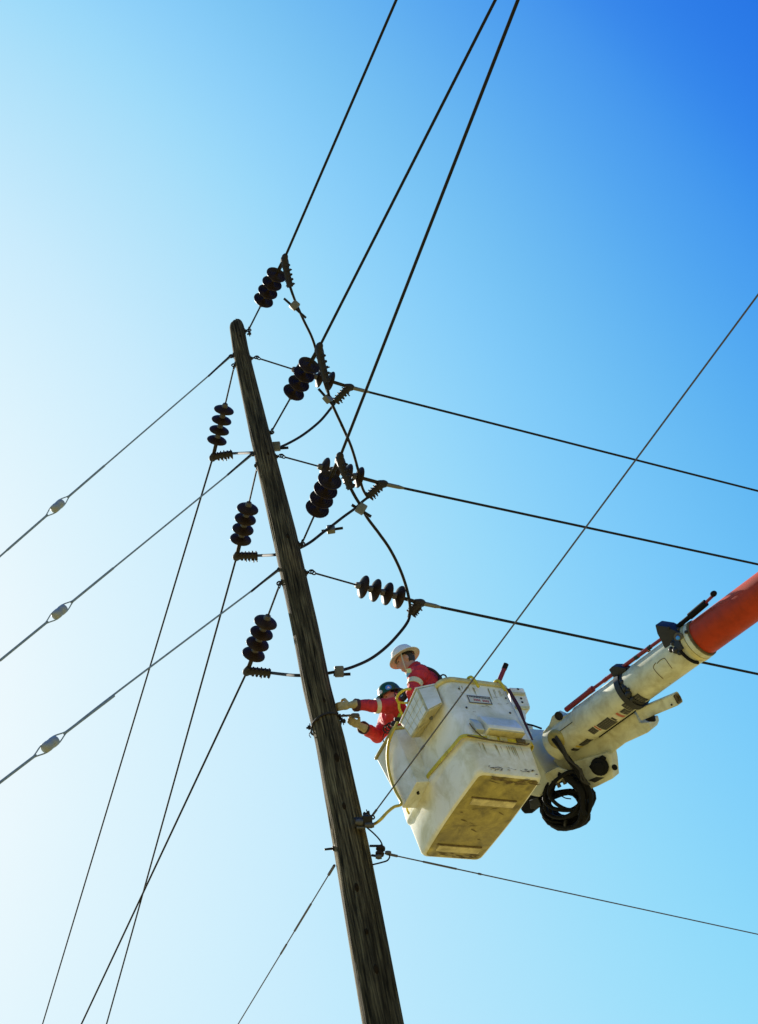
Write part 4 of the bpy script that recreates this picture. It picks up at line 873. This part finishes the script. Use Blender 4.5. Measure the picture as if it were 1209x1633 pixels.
    if hat == 'white':
        bm = bmesh.new(); n = 32; rings = []
        for (sc_, z) in ((1.0, 0), (.985, .035), (.93, .07), (.80, .105), (.58, .128), (.3, .139)):
            rings.append([bm.verts.new(hc + (hs * cos(2 * pi * k / n) * .106 + hf * sin(2 * pi * k / n) * .128) * sc_ + hu * z) for k in range(n)])
        for a, b in zip(rings, rings[1:]):
            for k in range(n): bm.faces.new((a[k], a[(k + 1) % n], b[(k + 1) % n], b[k]))
        bm.faces.new(rings[-1]); hm = obj('helmet', bm, 'hatwhite', rt)
        for nm, mm, dz, top in (('helmet_brim', 'hatwhite', .0, 1), ('brim_lining', 'hatcream', -.006, 0)):
            bm = bmesh.new(); rings = []
            for (e_, z) in ((0, .004), (.02, .002), (.039, -.008), (.045, -.013), (.043, -.017), (.02, -.003), (-.006, 0)) if top else ((-.012, .004), (.02, .000), (.041, -.010), (.039, -.014), (.02, -.004), (-.012, -.002)):
                rings.append([bm.verts.new(hc + hs * cos(2 * pi * k / n) * (.106 + e_) + hf * sin(2 * pi * k / n) * (.128 + e_ * (1.15 if sin(2 * pi * k / n) > 0 else 1)) + hu * (z + dz)) for k in range(n)])
            for a, b in zip(rings, rings[1:]):
                for k in range(n): bm.faces.new((a[k], a[(k + 1) % n], b[(k + 1) % n], b[k]))
            obj(nm, bm, mm, hm)
        for off in (0, -.028, .028):
            tube_obj('helmet_ridge', smooth_path([hc + hf * (.127 * cos(a)) * .99 + hu * (.142 * sin(a)) + hs * off * (1 - .2 * abs(cos(a))) - hu * abs(off) * .16 for a in [pi * (.06 + .11 * i) for i in range(9)]], 3), .007, 'hatwhite', hm, 6)
    else:
        bm = bmesh.new(); n = 32; rings = []
        for (sc_, z) in ((1.03, -.012), (1.0, .01), (.975, .04), (.91, .075), (.77, .108), (.55, .130), (.28, .141)):
            rings.append([bm.verts.new(hc + (hs * cos(2 * pi * k / n) * .110 + hf * sin(2 * pi * k / n) * .130) * sc_ + hu * z) for k in range(n)])
        for a, b in zip(rings, rings[1:]):
            for k in range(n): bm.faces.new((a[k], a[(k + 1) % n], b[(k + 1) % n], b[k]))
        bm.faces.new(rings[-1]); hm = obj('helmet', bm, 'hatgreen', rt)
        bm = bmesh.new(); pts = [hc + hs * cos(a) * .112 + hf * (.131 * sin(a)) - hu * .006 for a in [pi * k / 14 for k in range(15)]] ; out_ = [hc + hs * cos(a) * .118 + hf * (.131 * sin(a) + .055 * sin(a) ** 2) - hu * (.016 + .008 * sin(a)) for a in [pi * k / 14 for k in range(15)]]
        prism(bm, pts + out_[::-1], -hu * .006); obj('helmet_brim', bm, 'hatgreen', hm)
        tube_obj('brim_bead', [hc + hs * cos(2 * pi * k / 30) * .114 + hf * .134 * sin(2 * pi * k / 30) - hu * .012 for k in range(31)], .006, 'hatgreen', hm, 6)
        def sticker(px, py, rad, name, mm, inner=None):
            c = P(px, py, 1); d = (c - CAM).normalized(); o_ = CAM - hc   # where the ray meets the dome
            M3 = Matrix((hS / (.108 * .88), hF / (.128 * .88), hU / (.142 * .84))); a, b = M3 @ o_, M3 @ d; qa, qb, qc = b.dot(b), a.dot(b), a.dot(a) - 1; di = qb * qb - qa * qc
            if di < 0: return
            t = (-qb - math.sqrt(di)) / qa; p = CAM + d * t; v = p - hc
            nn = (hS * (v.dot(hS) / .095 ** 2) + hF * (v.dot(hF) / .113 ** 2) + hU * (v.dot(hU) / .119 ** 2)).normalized()
            bm = bmesh.new(); lathe(bm, p - nn * .003, nn, [(0, rad), (.007, rad), (.008, rad * .9)], 16); s_ = obj(name, bm, mm, hm)
            if inner: bm = bmesh.new(); y = UP - nn * UP.dot(nn); y.normalize(); x = y.cross(nn); prism(bm, [p + nn * .0052 + y * rad * .55, p + nn * .0052 - y * rad * .4 + x * rad * .5, p + nn * .0052 - y * rad * .4 - x * rad * .5], nn * .001); obj('sticker_emblem', bm, inner, s_)
        sticker(619.5, 1096.5, .029, 'round_sticker', 'stickblue', 'stickwhite')
        sticker(607, 1104.5, .024, 'front_badge', 'stickwhite')
    return rt, hS, hF, hU, hm
def bu(px, py, u): return on_plane(px, py, B(u, 0, 0), BL)
# worker in the white helmet, bent over, seen from behind his left side
f1 = (-BS * .78 - BL * .62).normalized(); l1 = UP.cross(f1).normalized()
pel1 = B(*U(.08, .03, .93)); ch1 = bu(678, 1088, .05); nk1 = bu(661, 1068, .04); hd1 = bu(647.5, 1054, .04)
J1 = dict(pel=pel1, ch=ch1, nk=nk1, hd=hd1, ls=bu(667, 1073, .17), rs=ch1 - l1 * .17 + UP * .05)
J1['le'] = bu(658, 1103, .14); J1['lw'] = B(*U(.02, -.36, 1.12)); J1['re'] = J1['rs'] + f1 * .10 - UP * .26; J1['rw'] = J1['re'] + f1 * .22 - UP * .06
for s, q in (('l', 1), ('r', -1)):
    J1[s + 'k'] = B(*U(.08, .0, .48)) + l1 * .10 * q + f1 * .03; J1[s + 'a'] = B(*U(.08, .03, .13)) + l1 * .11 * q
w1, hs1, hf1, hu1, hm1 = person('lineworker in a white helmet and red coverall bending over the bucket side', J1, f1, (-BS * .85 - BL * .52 - UP * .45).normalized(), (UP * .92 - BS * .30 + Vector((0, 1, 0)) * .12).normalized(), [(.48, .70), None], 'white', 3.0)
fwd = (J1['lw'] - J1['le']).normalized(); make_hand(w1, J1['lw'], fwd, -UP, -l1, .6); make_hand(w1, J1['rw'], (J1['rw'] - J1['re']).normalized(), -UP, l1, .6)
# shoulder patches, harness, chin strap
def on_body(px, py, d0, m, w_, h_, name, par, ang=0.0):
    c = P(px, py, d0); x = (CX * cos(ang) + CY * sin(ang)); y = (CY * cos(ang) - CX * sin(ang)); bm = bmesh.new(); box(bm, c, x * w_, y * h_, _F * .004, .001); return obj(name, bm, m, par)
dsh = dp(J1['ls']); on_body(652.5, 1069.5, dsh - .06, 'grnpatch', .020, .019, 'sleeve_patch', w1, .2); on_body(651.5, 1076.5, dsh - .06, 'bluepatch', .018, .017, 'sleeve_patch', w1, .2)
dbk = dp(ch1)
hn = tube_obj('harness_strap', smooth_path([P(663, 1062, dbk - .05), P(674, 1063.5, dbk - .08), P(684, 1066, dbk - .10), P(693, 1070.5, dbk - .12), P(701, 1079, dbk - .12), P(706, 1088, dbk - .12)], 5), .013, 'harness', w1, 6)
bm = bmesh.new(); torus(bm, P(707, 1081, dbk - .14), _F, .028, .007, 16, 6); ellipsoid(bm, P(702, 1083, dbk - .13), CX * .02, CY * .04, _F * .03, 8, 6); obj('harness_ring', bm, 'harness', w1)
hlx = hs1 if hs1.dot(CAM - hd1) > 0 else -hs1
tube_obj('chin_strap', smooth_path([hd1 + hlx * .085 + hu1 * .05 + hf1 * .02, hd1 + hlx * .075 - hu1 * .05 + hf1 * .045, hd1 + hlx * .03 - hu1 * .115 + hf1 * .055, hd1 - hlx * .03 - hu1 * .115 + hf1 * .055, hd1 - hlx * .075 - hu1 * .05 + hf1 * .045], 5), .006, 'hatcream', w1, 6)
# worker in the green helmet, reaching out to the pole
pq, _r = pole_at(9.0); f2 = (pq - B(-.3, 0, 0)); f2.z = 0; f2.normalize(); l2 = UP.cross(f2).normalized()
pel2 = B(*U(-.33, -.10, .93)); ch2 = bu(631, 1143, -.30); nk2 = bu(630, 1127, -.30); hd2 = bu(625, 1114, -.30)
dpole = pd(545, 1127)
J2 = dict(pel=pel2, ch=ch2, nk=nk2, hd=hd2, ls=bu(630, 1126, -.13), rs=bu(617, 1152, -.46))
J2['lw'] = P(560, 1124, dpole - .03); J2['le'] = P(593, 1126, dp(J2['ls']) * .5 + dpole * .5 - .02)
J2['rw'] = P(575, 1158, dpole + .02); J2['re'] = P(603, 1174, dp(J2['rs']) * .6 + dpole * .4)
for s, q in (('l', 1), ('r', -1)):
    J2[s + 'k'] = B(*U(-.33, -.06, .48)) + l2 * .10 * q + f2 * .03; J2[s + 'a'] = B(*U(-.33, -.02, .13)) + l2 * .10 * q
w2, hs2, hf2, hu2, hm2 = person('lineworker in a green helmet and red coverall reaching gloved hands to the pole', J2, f2, (f2 * .92 - UP * .25 - l2 * .05).normalized(), (UP * .95 + f2 * .22).normalized(), [(.70, .87), None], 'green', 9.0)
make_hand(w2, J2['lw'], (P(545, 1126, dpole - .03) - J2['lw']), _F * .8 - CY * .3, CY * 1.0, .42)
make_hand(w2, J2['rw'], (P(560, 1150, dpole) - J2['rw']), CY * .3 + _F * .9, CY, .75)
hly = hs2 if hs2.dot(CAM - hd2) > 0 else -hs2
tube_obj('ear_muff_strap', smooth_path([hd2 + hly * .09 + hu2 * .03, hd2 + hly * .082 - hu2 * .05 + hf2 * .02, hd2 + hly * .04 - hu2 * .11 + hf2 * .05], 5), .006, 'harness', w2, 6)
d2 = dp(J2['ls'])
on_body(637, 1142, d2 - .10, 'lime', .014, .022, 'shoulder_tape', w2, -.4)
tube_obj('harness_strap', smooth_path([P(637, 1101, d2 + .02), P(645, 1104, d2 - .02), P(646, 1110, d2 - .03), P(641, 1116, d2 - .03)], 5), .026, 'harness', w2, 8)
# tool in his hands
tl = root('ratchet_wrench', P(563, 1142, dpole - .02), 'slim steel ratchet wrench between the gloved hand and the pole', 'wrench')
tube_obj('wrench_bar', [P(541, 1142, dpole - .1), P(563, 1140.5, dpole - .02)], .010, 'steel', tl, 8)
bm = bmesh.new(); lathe(bm, P(571, 1141.5, dpole - .01), (P(561, 1140.5, dpole - .03) - P(571, 1141.5, dpole - .01)), [(-.012, .012), (0, .024), (.05, .020), (.07, .010)], 10); obj('wrench_head', bm, 'steel', tl)
# yellow hoses by the workers
dh_ = dp(B(*U(.1, -.36, 1.08)))
yh = tube_obj('yellow_hose', smooth_path([P(665, 1100, dh_ + .05), P(655, 1099, dh_), P(646, 1100, dh_ - .02), P(637, 1106, dh_ - .02), P(632.5, 1114, dh_ - .02), P(636, 1121, dh_), P(637, 1130, dh_), P(641, 1138, dh_ + .02), P(648, 1146, dh_ + .05)], 6), .0125, 'yellow', None, 8, P(655, 1099, dh_))
tag(yh, 'thick yellow hose bent round in front of the two workers', 'hose')
yh = tube_obj('yellow_hose', smooth_path([P(634, 1119, dh_ + .02), P(641, 1120.5, dh_), P(648, 1121, dh_), P(656, 1120, dh_ + .05)], 5), .010, 'yellow', None, 8, P(641, 1120.5, dh_))
tag(yh, 'short yellow hose end pointing from the bent hose to the tray', 'hose')
# dark tool pouch and rings on the box corner
d3 = dp(B(*U(-.15, -.45, 1.03)))
tp = root('tool_pouch', P(627, 1158, d3), 'dark tool pouch with rings hanging at the corner of the tool box', 'pouch')
bm = bmesh.new(); ellipsoid(bm, P(629, 1155, d3), CX * .035, CY * .035, _F * .03, 10, 8); box(bm, P(634, 1148, d3), CX * .03, CY * .022, _F * .02, .008); obj('pouch_body', bm, 'harness', tp)
for (x, y, R) in ((620, 1160, .030), (617, 1163, .034), (622, 1157, .024)): bm = bmesh.new(); torus(bm, P(x, y, d3 + .02), (_F + CX * .4).normalized(), R, .006, 16, 6); obj('pouch_ring', bm, 'harness', tp)
tube_obj('pouch_cord', smooth_path([P(617, 1165, d3 + .02), P(612, 1171, d3 + .02), P(611, 1179, d3 + .02), P(613, 1187, d3 + .02)], 5), .005, 'harness', tp, 6)
